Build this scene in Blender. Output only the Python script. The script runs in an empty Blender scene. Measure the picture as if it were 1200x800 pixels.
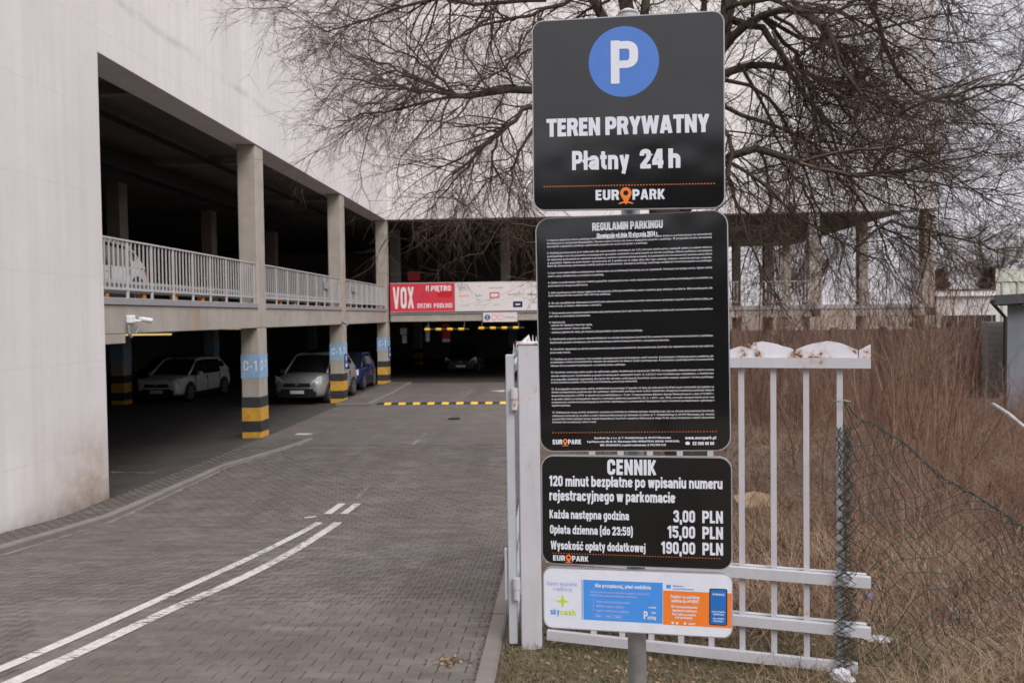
import bpy, math, random
import numpy as np
from mathutils import Vector, Matrix
random.seed(7); RNG = np.random.default_rng(11)
S = bpy.context.scene
COL = S.collection
R = math.radians

# ------------------------------------------------------------------ camera
CAM_H = 3.0
VR = Vector((0.99895, 0.0451, -0.0130)); VF = Vector((-0.0445, 0.99855, -0.0298))
VF.normalize(); VR = (VR - VF * VR.dot(VF)).normalized(); VU = VR.cross(VF).normalized()
cam = bpy.data.cameras.new('camera'); cam_o = bpy.data.objects.new('camera', cam); COL.objects.link(cam_o)
mw = Matrix((VR, VU, -VF)).transposed().to_4x4(); mw.translation = Vector((0, 0, CAM_H))
cam_o.matrix_world = mw
cam.sensor_width = 36; cam.lens = 30.0; cam.clip_start = 0.05; cam.clip_end = 3000
cam.dof.use_dof = True; cam.dof.focus_distance = 3.4; cam.dof.aperture_fstop = 6.3
S.camera = cam_o

# ------------------------------------------------------------------ sky, sun, exposure
W = bpy.data.worlds.new('World'); S.world = W; W.use_nodes = True
nt = W.node_tree; bg = nt.nodes['Background']
sky = nt.nodes.new('ShaderNodeTexSky'); sky.sky_type = 'NISHITA'; sky.sun_disc = False
sky.sun_elevation = R(38); sky.sun_rotation = R(150); sky.air_density = 1; sky.dust_density = 4
# overcast dome: even pale grey, brighter towards the zenith as a clouded sky is
tc = nt.nodes.new('ShaderNodeTexCoord'); sp = nt.nodes.new('ShaderNodeSeparateXYZ')
nt.links.new(tc.outputs['Generated'], sp.inputs[0])
cr = nt.nodes.new('ShaderNodeValToRGB'); nt.links.new(sp.outputs['Z'], cr.inputs[0])
e = cr.color_ramp.elements
e[0].position = 0.0; e[0].color = (5.5, 5.35, 5.75, 1)
e[1].position = 1.0; e[1].color = (18.0, 18.0, 19.2, 1)
m_ = e.new(0.35); m_.color = (6.6, 6.45, 6.9, 1)
nz = nt.nodes.new('ShaderNodeTexNoise'); nz.inputs['Scale'].default_value = 1.6; nz.inputs['Detail'].default_value = 4
nt.links.new(tc.outputs['Generated'], nz.inputs['Vector'])
mr = nt.nodes.new('ShaderNodeMapRange'); mr.inputs[3].default_value = 0.93; mr.inputs[4].default_value = 1.07
nt.links.new(nz.outputs[0], mr.inputs[0])
vm = nt.nodes.new('ShaderNodeVectorMath'); vm.operation = 'SCALE'
nt.links.new(cr.outputs[0], vm.inputs[0]); nt.links.new(mr.outputs[0], vm.inputs['Scale'])
mx = nt.nodes.new('ShaderNodeMixRGB'); mx.inputs[0].default_value = 0.9
nt.links.new(sky.outputs[0], mx.inputs[1]); nt.links.new(vm.outputs[0], mx.inputs[2])
nt.links.new(mx.outputs[0], bg.inputs[0]); bg.inputs[1].default_value = 0.1
sun = bpy.data.lights.new('sun', 'SUN'); sun.energy = 1.1; sun.angle = R(25); sun.color = (1, 0.95, 0.9)
sun_o = bpy.data.objects.new('sun', sun); COL.objects.link(sun_o)
_d = Vector((math.sin(R(150)) * math.cos(R(38)), math.cos(R(150)) * math.cos(R(38)), math.sin(R(38))))
sun_o.rotation_euler = _d.to_track_quat('Z', 'Y').to_euler(); sun_o.location = (10, -20, 40)
S.view_settings.view_transform = 'Standard'; S.view_settings.look = 'None'
S.view_settings.exposure = 0.62; S.view_settings.gamma = 1.0
try:
    S.cycles.max_bounces = 6; S.cycles.use_denoising = True; S.cycles.transparent_max_bounces = 12
except Exception: pass

# ------------------------------------------------------------------ helpers
def gz(x, y):
    """height of the paving: level inside the garage, rising towards the street"""
    y = np.asarray(y, float)
    d = np.clip(12.9 - y, 0, 15.5)
    return np.where(d < 1, 0.0435 * d * d, 0.0435 + 0.087 * (d - 1))
def gzf(x, y): return float(gz(x, y))
def at(px, py, Y):
    """photo pixel and distance along the road -> place in the world"""
    d = VF * 1000 + VR * (px - 600) + VU * (400 - py)
    return Vector((0, 0, CAM_H)) + d * (Y / d.y)
def onground(px, py, dz=0.0):
    d = VF * 1000 + VR * (px - 600) + VU * (400 - py)
    lo, hi = 2.0, 90.0
    for _ in range(50):
        m = (lo + hi) / 2; p = d * (m / d.y)
        if CAM_H + p.z > gzf(0, m) + dz: lo = m
        else: hi = m
    p = d * (lo / d.y); return Vector((p.x, p.y, CAM_H + p.z))

def tag(o, label=None, cat=None, group=None, kind=None):
    if label: o['label'] = label
    if cat: o['category'] = cat
    if group: o['group'] = group
    if kind: o['kind'] = kind
    return o
def empty(name, loc=(0, 0, 0), label=None, cat=None, group=None):
    o = bpy.data.objects.new(name, None); COL.objects.link(o); o.location = loc; o.empty_display_size = .2
    return tag(o, label, cat, group)
def link(name, me, parent=None):
    o = bpy.data.objects.new(name, me); COL.objects.link(o)
    if parent is not None:
        o.parent = parent
        if parent.type == 'EMPTY' and parent.parent is None:
            o.matrix_parent_inverse = Matrix.Translation(-Vector(parent.location))
    return o
class MB:
    def __init__(s): s.v = []; s.f = []
    def add(s, vs, fs):
        n = len(s.v); s.v.extend([tuple(p) for p in vs]); s.f.extend([tuple(i + n for i in f) for f in fs]); return s
    def box(s, x0, x1, y0, y1, z0, z1, c=0.0):
        if c <= 0:
            return s.add([(x0,y0,z0),(x1,y0,z0),(x1,y1,z0),(x0,y1,z0),(x0,y0,z1),(x1,y0,z1),(x1,y1,z1),(x0,y1,z1)],
                [(0,3,2,1),(4,5,6,7),(0,1,5,4),(1,2,6,5),(2,3,7,6),(3,0,4,7)])
        # chamfered box
        vs = []; fs = []
        def idx(a): return len(vs) - 1
        X = (x0, x1); Y = (y0, y1); Z = (z0, z1); key = {}
        for i in (0,1):
            for j in (0,1):
                for k in (0,1):
                    sx = c if i == 0 else -c; sy = c if j == 0 else -c; sz = c if k == 0 else -c
                    key[i,j,k,0] = len(vs); vs.append((X[i], Y[j]+sy, Z[k]+sz))
                    key[i,j,k,1] = len(vs); vs.append((X[i]+sx, Y[j], Z[k]+sz))
                    key[i,j,k,2] = len(vs); vs.append((X[i]+sx, Y[j]+sy, Z[k]))
                    fs.append((key[i,j,k,0], key[i,j,k,1], key[i,j,k,2]) if (i+j+k) % 2 == 1 else (key[i,j,k,0], key[i,j,k,2], key[i,j,k,1]))
        for i in (0,1):
            q = [key[i,0,0,0], key[i,1,0,0], key[i,1,1,0], key[i,0,1,0]]; fs.append(tuple(q if i else q[::-1]))
            q = [key[0,i,0,1], key[1,i,0,1], key[1,i,1,1], key[0,i,1,1]]; fs.append(tuple(q[::-1] if i else q))
            q = [key[0,0,i,2], key[1,0,i,2], key[1,1,i,2], key[0,1,i,2]]; fs.append(tuple(q if i else q[::-1]))
        for a in (0,1):
            for b in (0,1):
                fs.append((key[a,b,0,0], key[a,b,1,0], key[a,b,1,1], key[a,b,0,1]))
                fs.append((key[a,0,b,0], key[a,1,b,0], key[a,1,b,2], key[a,0,b,2]))
                fs.append((key[0,a,b,1], key[1,a,b,1], key[1,a,b,2], key[0,a,b,2]))
        return s.add(vs, fs)
    def quad(s, a, b, c, d): return s.add([a, b, c, d], [(0, 1, 2, 3)])
    def prism(s, poly, fn, a, b):
        """poly 2D, fn(u,v,w)->3D; extruded from w=a to w=b"""
        n = len(poly)
        vs = [fn(u, v, a) for u, v in poly] + [fn(u, v, b) for u, v in poly]
        fs = [tuple(range(n))[::-1], tuple(range(n, 2*n))] + [(i, (i+1) % n, n + (i+1) % n, n + i) for i in range(n)]
        return s.add(vs, fs)
    def tube(s, pts, rad, n=8, caps=True):
        pts = [Vector(p) for p in pts]
        if not hasattr(rad, '__len__'): rad = [rad] * len(pts)
        vs = []; fs = []; up = None
        for i, p in enumerate(pts):
            t = (pts[min(i+1, len(pts)-1)] - pts[max(i-1, 0)]).normalized()
            if up is None: up = Vector((0,0,1)) if abs(t.z) < .9 else Vector((1,0,0))
            a = t.cross(up).normalized(); b = t.cross(a).normalized(); up = -b if i else up
            up = t.cross(a).normalized() * -1
            for k in range(n):
                w = 2*math.pi*k/n; vs.append(p + (a*math.cos(w) + b*math.sin(w)) * rad[i])
        for i in range(len(pts)-1):
            for k in range(n):
                k2 = (k+1) % n; fs.append((i*n+k, i*n+k2, (i+1)*n+k2, (i+1)*n+k))
        if caps: fs.append(tuple(range(n))[::-1]); fs.append(tuple(range((len(pts)-1)*n, len(pts)*n)))
        return s.add(vs, fs)
    def mesh(s, name, mat, smooth=False):
        me = bpy.data.meshes.new(name); me.from_pydata(s.v, [], s.f)
        if mat: me.materials.append(mat)
        if smooth: me.polygons.foreach_set('use_smooth', [True] * len(me.polygons))
        me.update(); return me
    def build(s, name, mat, parent=None, smooth=False, fix=True):
        me = s.mesh(name, mat, smooth)
        if fix and len(s.f) < 20000:
            import bmesh
            b = bmesh.new(); b.from_mesh(me); bmesh.ops.recalc_face_normals(b, faces=b.faces); b.to_mesh(me); b.free()
        return link(name, me, parent)
def np_mesh(name, V, F, mat, parent=None, smooth=False, attr=None):
    """V (n,3), F (m,k) arrays, all faces the same size"""
    me = bpy.data.meshes.new(name); m, k = F.shape
    me.vertices.add(len(V)); me.vertices.foreach_set('co', np.ascontiguousarray(V, dtype=np.float32).ravel())
    me.loops.add(m*k); me.loops.foreach_set('vertex_index', np.ascontiguousarray(F, dtype=np.int32).ravel())
    me.polygons.add(m); me.polygons.foreach_set('loop_start', np.arange(0, m*k, k, dtype=np.int32))
    try: me.polygons.foreach_set('loop_total', np.full(m, k, dtype=np.int32))
    except Exception: pass
    if smooth: me.polygons.foreach_set('use_smooth', np.ones(m, dtype=bool))
    if attr is not None:
        a = me.attributes.new('tint', 'FLOAT', 'POINT'); a.data.foreach_set('value', np.ascontiguousarray(attr, dtype=np.float32))
    if mat: me.materials.append(mat)
    me.update(); me.validate()
    return link(name, me, parent)
def curve_tubes(P, Rd, sides=3):
    """P (N,K,3), Rd (N,K) -> vertices and quad faces of N thin tubes"""
    N, K, _ = P.shape
    T = P[:, -1] - P[:, 0]; T /= np.linalg.norm(T, axis=1, keepdims=True) + 1e-9
    ref = np.where(np.abs(T[:, 2:3]) < .8, np.array([[0, 0, 1.]]), np.array([[1., 0, 0]]))
    A = np.cross(T, ref); A /= np.linalg.norm(A, axis=1, keepdims=True) + 1e-9
    B = np.cross(T, A)
    V = np.empty((N, K, sides, 3))
    for k in range(sides):
        w = 2*math.pi*k/sides
        V[:, :, k] = P + (A[:, None] * math.cos(w) + B[:, None] * math.sin(w)) * Rd[:, :, None]
    base = np.arange(N)[:, None, None] * K * sides; i = np.arange(K-1)[None, :, None] * sides; k = np.arange(sides)[None, None]
    k2 = (k + 1) % sides
    F = np.stack([base+i+k, base+i+k2, base+i+sides+k2, base+i+sides+k], -1).reshape(-1, 4)
    return V.reshape(-1, 3), F

# ------------------------------------------------------------------ materials
def new_mat(name):
    m = bpy.data.materials.new(name); m.use_nodes = True
    t = m.node_tree; return m, t, t.nodes['Principled BSDF']
def N(t, kind, **kw):
    n = t.nodes.new(kind)
    for k, v in kw.items(): setattr(n, k, v)
    return n
def noise(t, vec, scale, detail=5, rough=.6):
    n = N(t, 'ShaderNodeTexNoise'); n.inputs['Scale'].default_value = scale; n.inputs['Detail'].default_value = detail
    n.inputs['Roughness'].default_value = rough
    if vec is not None: t.links.new(vec, n.inputs['Vector'])
    return n.outputs[0]
def ramp(t, fac, stops):
    r = N(t, 'ShaderNodeValToRGB'); t.links.new(fac, r.inputs[0]); el = r.color_ramp.elements
    el[0].position, el[0].color = stops[0][0], (*stops[0][1], 1); el[1].position, el[1].color = stops[-1][0], (*stops[-1][1], 1)
    for p, c in stops[1:-1]: x = el.new(p); x.color = (*c, 1)
    return r.outputs[0]
def mixc(t, fac, a, b, mode='MIX'):
    m = N(t, 'ShaderNodeMixRGB', blend_type=mode)
    for i, x in ((0, fac), (1, a), (2, b)):
        if isinstance(x, (int, float)): m.inputs[i].default_value = x
        elif isinstance(x, tuple): m.inputs[i].default_value = (*x, 1)
        else: t.links.new(x, m.inputs[i])
    return m.outputs[0]
def math_(t, op, a, b=None, clamp=False):
    m = N(t, 'ShaderNodeMath', operation=op, use_clamp=clamp)
    for i, x in ((0, a), (1, b)):
        if x is None: continue
        if isinstance(x, (int, float)): m.inputs[i].default_value = x
        else: t.links.new(x, m.inputs[i])
    return m.outputs[0]
def wpos(t, scale=None):
    g = N(t, 'ShaderNodeNewGeometry').outputs['Position']
    if scale:
        v = N(t, 'ShaderNodeVectorMath', operation='MULTIPLY'); t.links.new(g, v.inputs[0]); v.inputs[1].default_value = scale; return v.outputs[0]
    return g
def opos(t, scale=None):
    g = N(t, 'ShaderNodeTexCoord').outputs['Object']
    if scale:
        v = N(t, 'ShaderNodeVectorMath', operation='MULTIPLY'); t.links.new(g, v.inputs[0]); v.inputs[1].default_value = scale; return v.outputs[0]
    return g
def bump(t, bsdf, h, strength=.3, dist=.01):
    b = N(t, 'ShaderNodeBump'); b.inputs['Strength'].default_value = strength; b.inputs['Distance'].default_value = dist
    t.links.new(h, b.inputs['Height']); t.links.new(b.outputs[0], bsdf.inputs['Normal'])
def simple(name, c, var=.15, scale=12, rough=.6, metal=0, bmp=.15, bd=.004, spec=.4, space='o'):
    m, t, b = new_mat(name); p = opos(t) if space == 'o' else wpos(t)
    n = noise(t, p, scale); lo = tuple(x*(1-var) for x in c); hi = tuple(min(1, x*(1+var)) for x in c)
    t.links.new(ramp(t, n, [(.3, lo), (.7, hi)]), b.inputs['Base Color'])
    r = N(t, 'ShaderNodeMapRange'); r.inputs[3].default_value = max(.02, rough-.08); r.inputs[4].default_value = min(1, rough+.08)
    t.links.new(n, r.inputs[0]); t.links.new(r.outputs[0], b.inputs['Roughness'])
    b.inputs['Metallic'].default_value = metal; b.inputs['Specular IOR Level'].default_value = spec
    if bmp: bump(t, b, noise(t, p, scale*6, 3), bmp, bd)
    return m
M = {}
def rough_wall(name, base, stain_low=True):
    m, t, b = new_mat(name); p = wpos(t)
    big = noise(t, p, .35, 4); streak = noise(t, wpos(t, (2.6, 2.6, .10)), 1.6, 5, .65); fine = noise(t, p, 6, 6, .7)
    c = mixc(t, ramp(t, big, [(.32, (0,0,0)), (.7, (1,1,1))]), tuple(x*.88 for x in base), tuple(min(1, x*1.04) for x in base))
    c = mixc(t, math_(t, 'MULTIPLY', ramp(t, streak, [(.42, (0,0,0)), (.72, (1,1,1))]), .55), c, tuple(x*.78 for x in base))
    c = mixc(t, math_(t, 'MULTIPLY', ramp(t, fine, [(.5, (0,0,0)), (.72, (1,1,1))]), .16), c, tuple(x*.7 for x in base))
    s = N(t, 'ShaderNodeSeparateXYZ'); t.links.new(p, s.inputs[0]); z = s.outputs['Z']; y = s.outputs['Y']
    # formwork joints every 1.35 m, barely there
    fr = math_(t, 'FRACT', math_(t, 'DIVIDE', math_(t, 'ADD', z, .35), 1.35))
    ln = math_(t, 'LESS_THAN', fr, .018)
    c = mixc(t, math_(t, 'MULTIPLY', ln, math_(t, 'MULTIPLY', big, .22)), c, (.36, .33, .31))
    # weathered construction joint over the openings
    d = math_(t, 'ABSOLUTE', math_(t, 'SUBTRACT', math_(t, 'ADD', z, math_(t, 'MULTIPLY', math_(t, 'SUBTRACT', noise(t, wpos(t, (.8,.8,.8)), 1, 3), .5), .25)), 8.45))
    j = math_(t, 'SUBTRACT', 1, math_(t, 'DIVIDE', d, .13), True)
    patch = ramp(t, noise(t, wpos(t, (.9, .9, 2.2)), 1.1, 5, .75), [(.40, (0,0,0)), (.62, (1,1,1))])
    c = mixc(t, math_(t, 'MULTIPLY', math_(t, 'MULTIPLY', j, patch), .36), c, (.22, .21, .21))
    if stain_low:
        low = math_(t, 'SUBTRACT', 1, math_(t, 'DIVIDE', z, 1.7), True)
        yy = math_(t, 'SUBTRACT', 1, math_(t, 'DIVIDE', math_(t, 'ABSOLUTE', math_(t, 'SUBTRACT', y, 13.2)), 2.0), True)
        st = math_(t, 'MULTIPLY', math_(t, 'MULTIPLY', low, yy), ramp(t, noise(t, p, 1.7, 6, .7), [(.30, (.2,.2,.2)), (.62, (1,1,1))]))
        c = mixc(t, math_(t, 'MULTIPLY', st, 1.35, True), c, (.36, .27, .20))
        l2 = math_(t, 'SUBTRACT', 1, math_(t, 'DIVIDE', math_(t, 'SUBTRACT', z, .05), .42), True)
        c = mixc(t, math_(t, 'MULTIPLY', l2, ramp(t, noise(t, p, 4, 6, .8), [(.3, (.1,.1,.1)), (.65, (.85,.85,.85))])), c, (.20, .175, .14))
    t.links.new(c, b.inputs['Base Color']); b.inputs['Roughness'].default_value = .85
    bump(t, b, fine, .25, .01); return m
M['wall'] = rough_wall('wall_render', (.735, .70, .692))
def concrete(name, base, rust=False, space='w'):
    m, t, b = new_mat(name); p = wpos(t)
    n1 = noise(t, p, 1.3, 6, .65); n2 = noise(t, p, 14, 6, .7); st = noise(t, wpos(t, (7, 7, .5)), 1, 4)
    c = ramp(t, n1, [(.3, tuple(x*.8 for x in base)), (.7, tuple(min(1, x*1.15) for x in base))])
    c = mixc(t, math_(t, 'MULTIPLY', n2, .3), c, tuple(x*.6 for x in base))
    c = mixc(t, math_(t, 'MULTIPLY', ramp(t, st, [(.5,(0,0,0)),(.75,(1,1,1))]), .35), c, tuple(x*.62 for x in base))
    if rust: c = mixc(t, math_(t, 'MULTIPLY', ramp(t, noise(t, wpos(t, (1.5, 1.5, .3)), 1.2, 3), [(.6,(0,0,0)),(.72,(1,1,1))]), .45), c, (.34, .2, .09))
    v = N(t, 'ShaderNodeTexVoronoi'); v.inputs['Scale'].default_value = 9; t.links.new(p, v.inputs['Vector'])
    pits = ramp(t, v.outputs['Distance'], [(.03, (1,1,1)), (.07, (0,0,0))])
    c = mixc(t, math_(t, 'MULTIPLY', pits, .5), c, tuple(x*.45 for x in base))
    t.links.new(c, b.inputs['Base Color']); b.inputs['Roughness'].default_value = .9
    bump(t, b, n2, .3, .008); return m
M['concrete'] = concrete('column_concrete', (.40, .36, .315), True)
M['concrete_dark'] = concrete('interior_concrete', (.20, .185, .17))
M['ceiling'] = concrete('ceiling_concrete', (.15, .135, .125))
M['kerb'] = concrete('kerb_concrete', (.20, .175, .155))

def paving(name, c_lo, c_hi, dirt, tintsrc=True):
    m, t, b = new_mat(name); p = wpos(t)
    if tintsrc:
        oi = N(t, 'ShaderNodeObjectInfo').outputs['Random']; a = N(t, 'ShaderNodeAttribute'); a.attribute_name = 'tint'
        f = math_(t, 'FRACT', math_(t, 'ADD', oi, a.outputs['Fac']))
    else:
        br = N(t, 'ShaderNodeTexWhiteNoise'); sn = N(t, 'ShaderNodeVectorMath', operation='SNAP'); t.links.new(p, sn.inputs[0]); sn.inputs[1].default_value = (.2, .14, 10)
        t.links.new(sn.outputs[0], br.inputs['Vector']); f = br.outputs['Value']
    c = ramp(t, f, [(0, c_lo), (.5, tuple((x+y)/2 for x, y in zip(c_lo, c_hi))), (1, c_hi)])
    big = noise(t, p, .45, 5, .65); mid = noise(t, wpos(t, (1, 2.2, 1)), 2.2, 6, .7); fine = noise(t, p, 40, 5, .8)
    c = mixc(t, math_(t, 'MULTIPLY', ramp(t, big, [(.38,(0,0,0)), (.60,(1,1,1))]), .6), c, dirt)
    c = mixc(t, math_(t, 'MULTIPLY', ramp(t, mid, [(.44,(0,0,0)), (.60,(1,1,1))]), .55), c, tuple(x*.60 for x in dirt))
    lt = noise(t, wpos(t, (.7, 1.6, 1)), 1.1, 6, .75)
    c = mixc(t, math_(t, 'MULTIPLY', ramp(t, lt, [(.50,(0,0,0)), (.66,(1,1,1))]), .38), c, tuple(min(1, x*1.5) for x in c_hi))
    c = mixc(t, math_(t, 'MULTIPLY', fine, .45), c, tuple(x*.55 for x in c_lo))
    tr_ = noise(t, wpos(t, (1.5, .10, 1)), 1.0, 4, .6)
    c = mixc(t, math_(t, 'MULTIPLY', ramp(t, tr_, [(.50,(0,0,0)), (.66,(1,1,1))]), .30), c, tuple(x*.5 for x in dirt))
    t.links.new(c, b.inputs['Base Color']); b.inputs['Roughness'].default_value = .82; b.inputs['Specular IOR Level'].default_value = .35
    bump(t, b, fine, .35, .004); return m
M['paver'] = paving('paver_block', (.128, .116, .108), (.196, .174, .158), (.140, .112, .092))
M['paved_far'] = paving('paved_surface', (.135, .121, .112), (.170, .152, .139), (.135, .110, .092), False)
M['sidepaver'] = paving('pavement_block', (.112, .100, .09), (.165, .147, .132), (.13, .112, .098))
M['joint'] = simple('joint_sand', (.075, .06, .05), .4, 30, .95)
M['asphalt'] = simple('garage_floor_surface', (.06, .054, .05), .25, 1.5, .75, bmp=.3, space='w')
def worn_paint(name, c, amount=.5):
    m, t, b = new_mat(name); p = wpos(t)
    n = noise(t, wpos(t, (1, 2.2, 1)), 11, 6, .8); n2 = noise(t, p, 1.4, 3)
    f = ramp(t, math_(t, 'ADD', math_(t, 'MULTIPLY', n, .75), math_(t, 'MULTIPLY', n2, .25)), [(amount-.04, (0,0,0)), (amount+.03, (1,1,1))])
    tr = N(t, 'ShaderNodeBsdfTransparent'); mx = N(t, 'ShaderNodeMixShader'); out = t.nodes['Material Output']
    t.links.new(f, mx.inputs[0]); t.links.new(tr.outputs[0], mx.inputs[1]); t.links.new(b.outputs[0], mx.inputs[2]); t.links.new(mx.outputs[0], out.inputs[0])
    t.links.new(ramp(t, noise(t, p, 22, 5), [(.3, tuple(x*.75 for x in c)), (.7, c)]), b.inputs['Base Color']); b.inputs['Roughness'].default_value = .8
    return m
M['line'] = worn_paint('road_paint', (.60, .565, .52), .445)
M['line_faded'] = worn_paint('faded_road_paint', (.42, .39, .36), .53)
def dirt_ground():
    m, t, b = new_mat('dry_soil'); p = wpos(t)
    n = noise(t, p, .8, 6, .7); f = noise(t, p, 18, 6, .8); g = noise(t, p, 2.3, 5, .6)
    c = ramp(t, n, [(.3, (.10, .07, .05)), (.5, (.17, .12, .085)), (.7, (.25, .19, .13))])
    c = mixc(t, math_(t, 'MULTIPLY', ramp(t, g, [(.52,(0,0,0)), (.66,(1,1,1))]), .5), c, (.10, .105, .045))
    c = mixc(t, ramp(t, f, [(.4,(0,0,0)), (.7,(.8,.8,.8))]), c, (.05, .036, .028))
    t.links.new(c, b.inputs['Base Color']); b.inputs['Roughness'].default_value = .95; bump(t, b, f, .8, .03); return m
M['soil'] = dirt_ground()
def plant(name, stops, rough=.8):
    m, t, b = new_mat(name); a = N(t, 'ShaderNodeAttribute'); a.attribute_name = 'tint'
    t.links.new(ramp(t, a.outputs['Fac'], stops), b.inputs['Base Color']); b.inputs['Roughness'].default_value = rough
    b.inputs['Specular IOR Level'].default_value = .2
    return m
M['straw'] = plant('dry_grass', [(0, (.10, .062, .040)), (.35, (.195, .128, .080)), (.7, (.31, .22, .14)), (.9, (.40, .31, .20)), (1, (.12, .13, .045))])
M['brush'] = plant('dry_stems', [(0, (.085, .045, .034)), (.4, (.19, .105, .076)), (.75, (.28, .175, .128)), (1, (.42, .31, .22))])
M['turf'] = plant('short_turf', [(0, (.05, .055, .02)), (.4, (.09, .10, .035)), (.7, (.20, .16, .09)), (1, (.30, .23, .14))])
M['leaf'] = plant('dead_leaves', [(0, (.09, .05, .03)), (.6, (.20, .12, .07)), (1, (.34, .24, .15))])
def bark():
    m, t, b = new_mat('bark'); p = wpos(t, (1, 1, .35)); n = noise(t, p, 18, 6, .75); g = noise(t, wpos(t), 1.4, 3)
    c = ramp(t, n, [(.3, (.024, .018, .014)), (.55, (.052, .040, .031)), (.75, (.10, .08, .062))])
    c = mixc(t, math_(t, 'MULTIPLY', ramp(t, g, [(.5,(0,0,0)),(.68,(1,1,1))]), .45), c, (.062, .055, .026))
    t.links.new(c, b.inputs['Base Color']); b.inputs['Roughness'].default_value = .9; bump(t, b, n, .9, .02); return m
M['bark'] = bark()
M['twig'] = plant('twig_bark', [(0, (.034, .023, .018)), (.5, (.070, .047, .035)), (1, (.15, .105, .076))])
M['galv'] = simple('galvanised_steel', (.36, .37, .38), .12, 20, .5, .55, .1, space='w')
M['rail'] = simple('railing_paint', (.46, .445, .44), .08, 9, .55, 0, .05, space='w')
M['flash'] = simple('slab_flashing', (.34, .34, .36), .08, 3, .5, .3, .05, space='w')
def rusty_white(name, base, amt=.62):
    m, t, b = new_mat(name); p = wpos(t); n = noise(t, p, 5.5, 6, .7); st = noise(t, wpos(t, (20, 20, 1.6)), 1, 4)
    c = ramp(t, noise(t, p, 3, 5), [(.3, tuple(x*.88 for x in base)), (.7, base)])
    c = mixc(t, math_(t, 'MULTIPLY', ramp(t, st, [(.5,(0,0,0)),(.75,(1,1,1))]), .3), c, tuple(x*.68 for x in base))
    r = ramp(t, n, [(amt, (0,0,0)), (amt+.035, (1,1,1))])
    halo = ramp(t, n, [(amt-.08, (0,0,0)), (amt, (.5,.5,.5))])
    c = mixc(t, halo, c, (.42, .27, .15)); c = mixc(t, r, c, (.13, .045, .018))
    t.links.new(c, b.inputs['Base Color']); b.inputs['Roughness'].default_value = .5; bump(t, b, n, .3, .004); return m
M['gate'] = rusty_white('gate_paint', (.50, .50, .535), .675)
M['gate_top'] = rusty_white('gate_crest_paint', (.68, .69, .75), .565)
M['gate_blue'] = rusty_white('gate_leaf_paint', (.44, .46, .50), .70)
M['tyre'] = simple('tyre_rubber', (.02, .02, .02), .2, 20, .8)
M['rim'] = simple('wheel_alloy', (.42, .42, .44), .1, 8, .35, .7, 0)
M['black'] = simple('black_plastic', (.018, .018, .019), .2, 20, .45)
M['glass'] = simple('car_glass', (.012, .014, .016), .1, 4, .06, 0, 0, spec=.8)
M['lamp'] = simple('headlamp_lens', (.75, .77, .80), .25, 30, .12, .2, 0, spec=.9)
M['taillamp'] = simple('tail_lamp_lens', (.35, .012, .01), .1, 20, .2, 0, 0)
M['plate'] = simple('plate_white', (.66, .66, .62), .1, 40, .5, 0, 0)
def carpaint(name, c, metal=.3):
    m = simple(name, c, .03, 3, .42, metal, 0, spec=.5); b_ = m.node_tree.nodes['Principled BSDF']; b_.inputs['Coat Weight'].default_value = .25; b_.inputs['Coat Roughness'].default_value = .22
    return m
M['pole_blue'] = simple('column_blue_paint', (.24, .39, .56), .14, 8, .7, space='w')
M['pole_black'] = simple('column_black_paint', (.035, .035, .038), .3, 8, .7, space='w')
M['pole_yellow'] = simple('column_yellow_paint', (.58, .315, .045), .2, 8, .7, space='w')
M['white'] = simple('white_paint', (.72, .72, .74), .06, 10, .6, space='w')
M['yellow'] = simple('yellow_plastic', (.80, .47, .03), .1, 8, .5, space='w')
M['orange'] = simple('orange_paint', (.72, .25, .03), .1, 8, .6, space='w')

def board_black():
    m, t, b = new_mat('glossy_black_board'); p = opos(t)
    b.inputs['Base Color'].default_value = (.0065, .0068, .0075, 1); n = noise(t, p, 5, 4)
    r = N(t, 'ShaderNodeMapRange'); r.inputs[3].default_value = .10; r.inputs[4].default_value = .14; t.links.new(n, r.inputs[0])
    t.links.new(r.outputs[0], b.inputs['Roughness']); b.inputs['Specular IOR Level'].default_value = .66; b.inputs['IOR'].default_value = 1.58
    bump(t, b, noise(t, p, 2.4, 2), .16, .05); return m
M['board'] = board_black()
def ink(name, c, rough=.45):
    m = simple(name, c, .04, 20, rough, 0, 0); return m
M['ink_white'] = ink('white_print', (.66, .69, .76)); M['ink_small'] = ink('small_white_print', (.50, .50, .54)); M['ink_blue'] = ink('blue_print', (.075, .19, .56), .35)
M['ink_orange'] = ink('orange_print', (.78, .20, .03)); M['ink_sky'] = ink('sky_blue_print', (.06, .27, .72)); M['ink_green'] = ink('lime_green_print', (.46, .68, .02))
M['ink_pale'] = ink('pale_violet_print', (.36, .43, .80)); M['board_white'] = ink('white_board_face', (.66, .69, .77), .3)
M['ink_red'] = ink('red_banner_print', (.60, .035, .06), .6); M['ink_black'] = ink('black_print', (.03, .03, .035))
M['banner_white'] = ink('banner_cloth', (.66, .61, .60), .7); M['ink_navy'] = ink('navy_print', (.03, .06, .26)); M['ink_grey'] = ink('grey_print', (.28, .26, .27))
M['ink_darkred'] = ink('dark_red_print', (.50, .01, .012), .6); M['ink_pink'] = ink('pink_print', (.75, .25, .27)); M['ink_phone'] = ink('phone_screen_print', (.02, .15, .48), .3)
M['ink_bwhite'] = ink('banner_white_print', (.74, .72, .74), .6)

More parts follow.
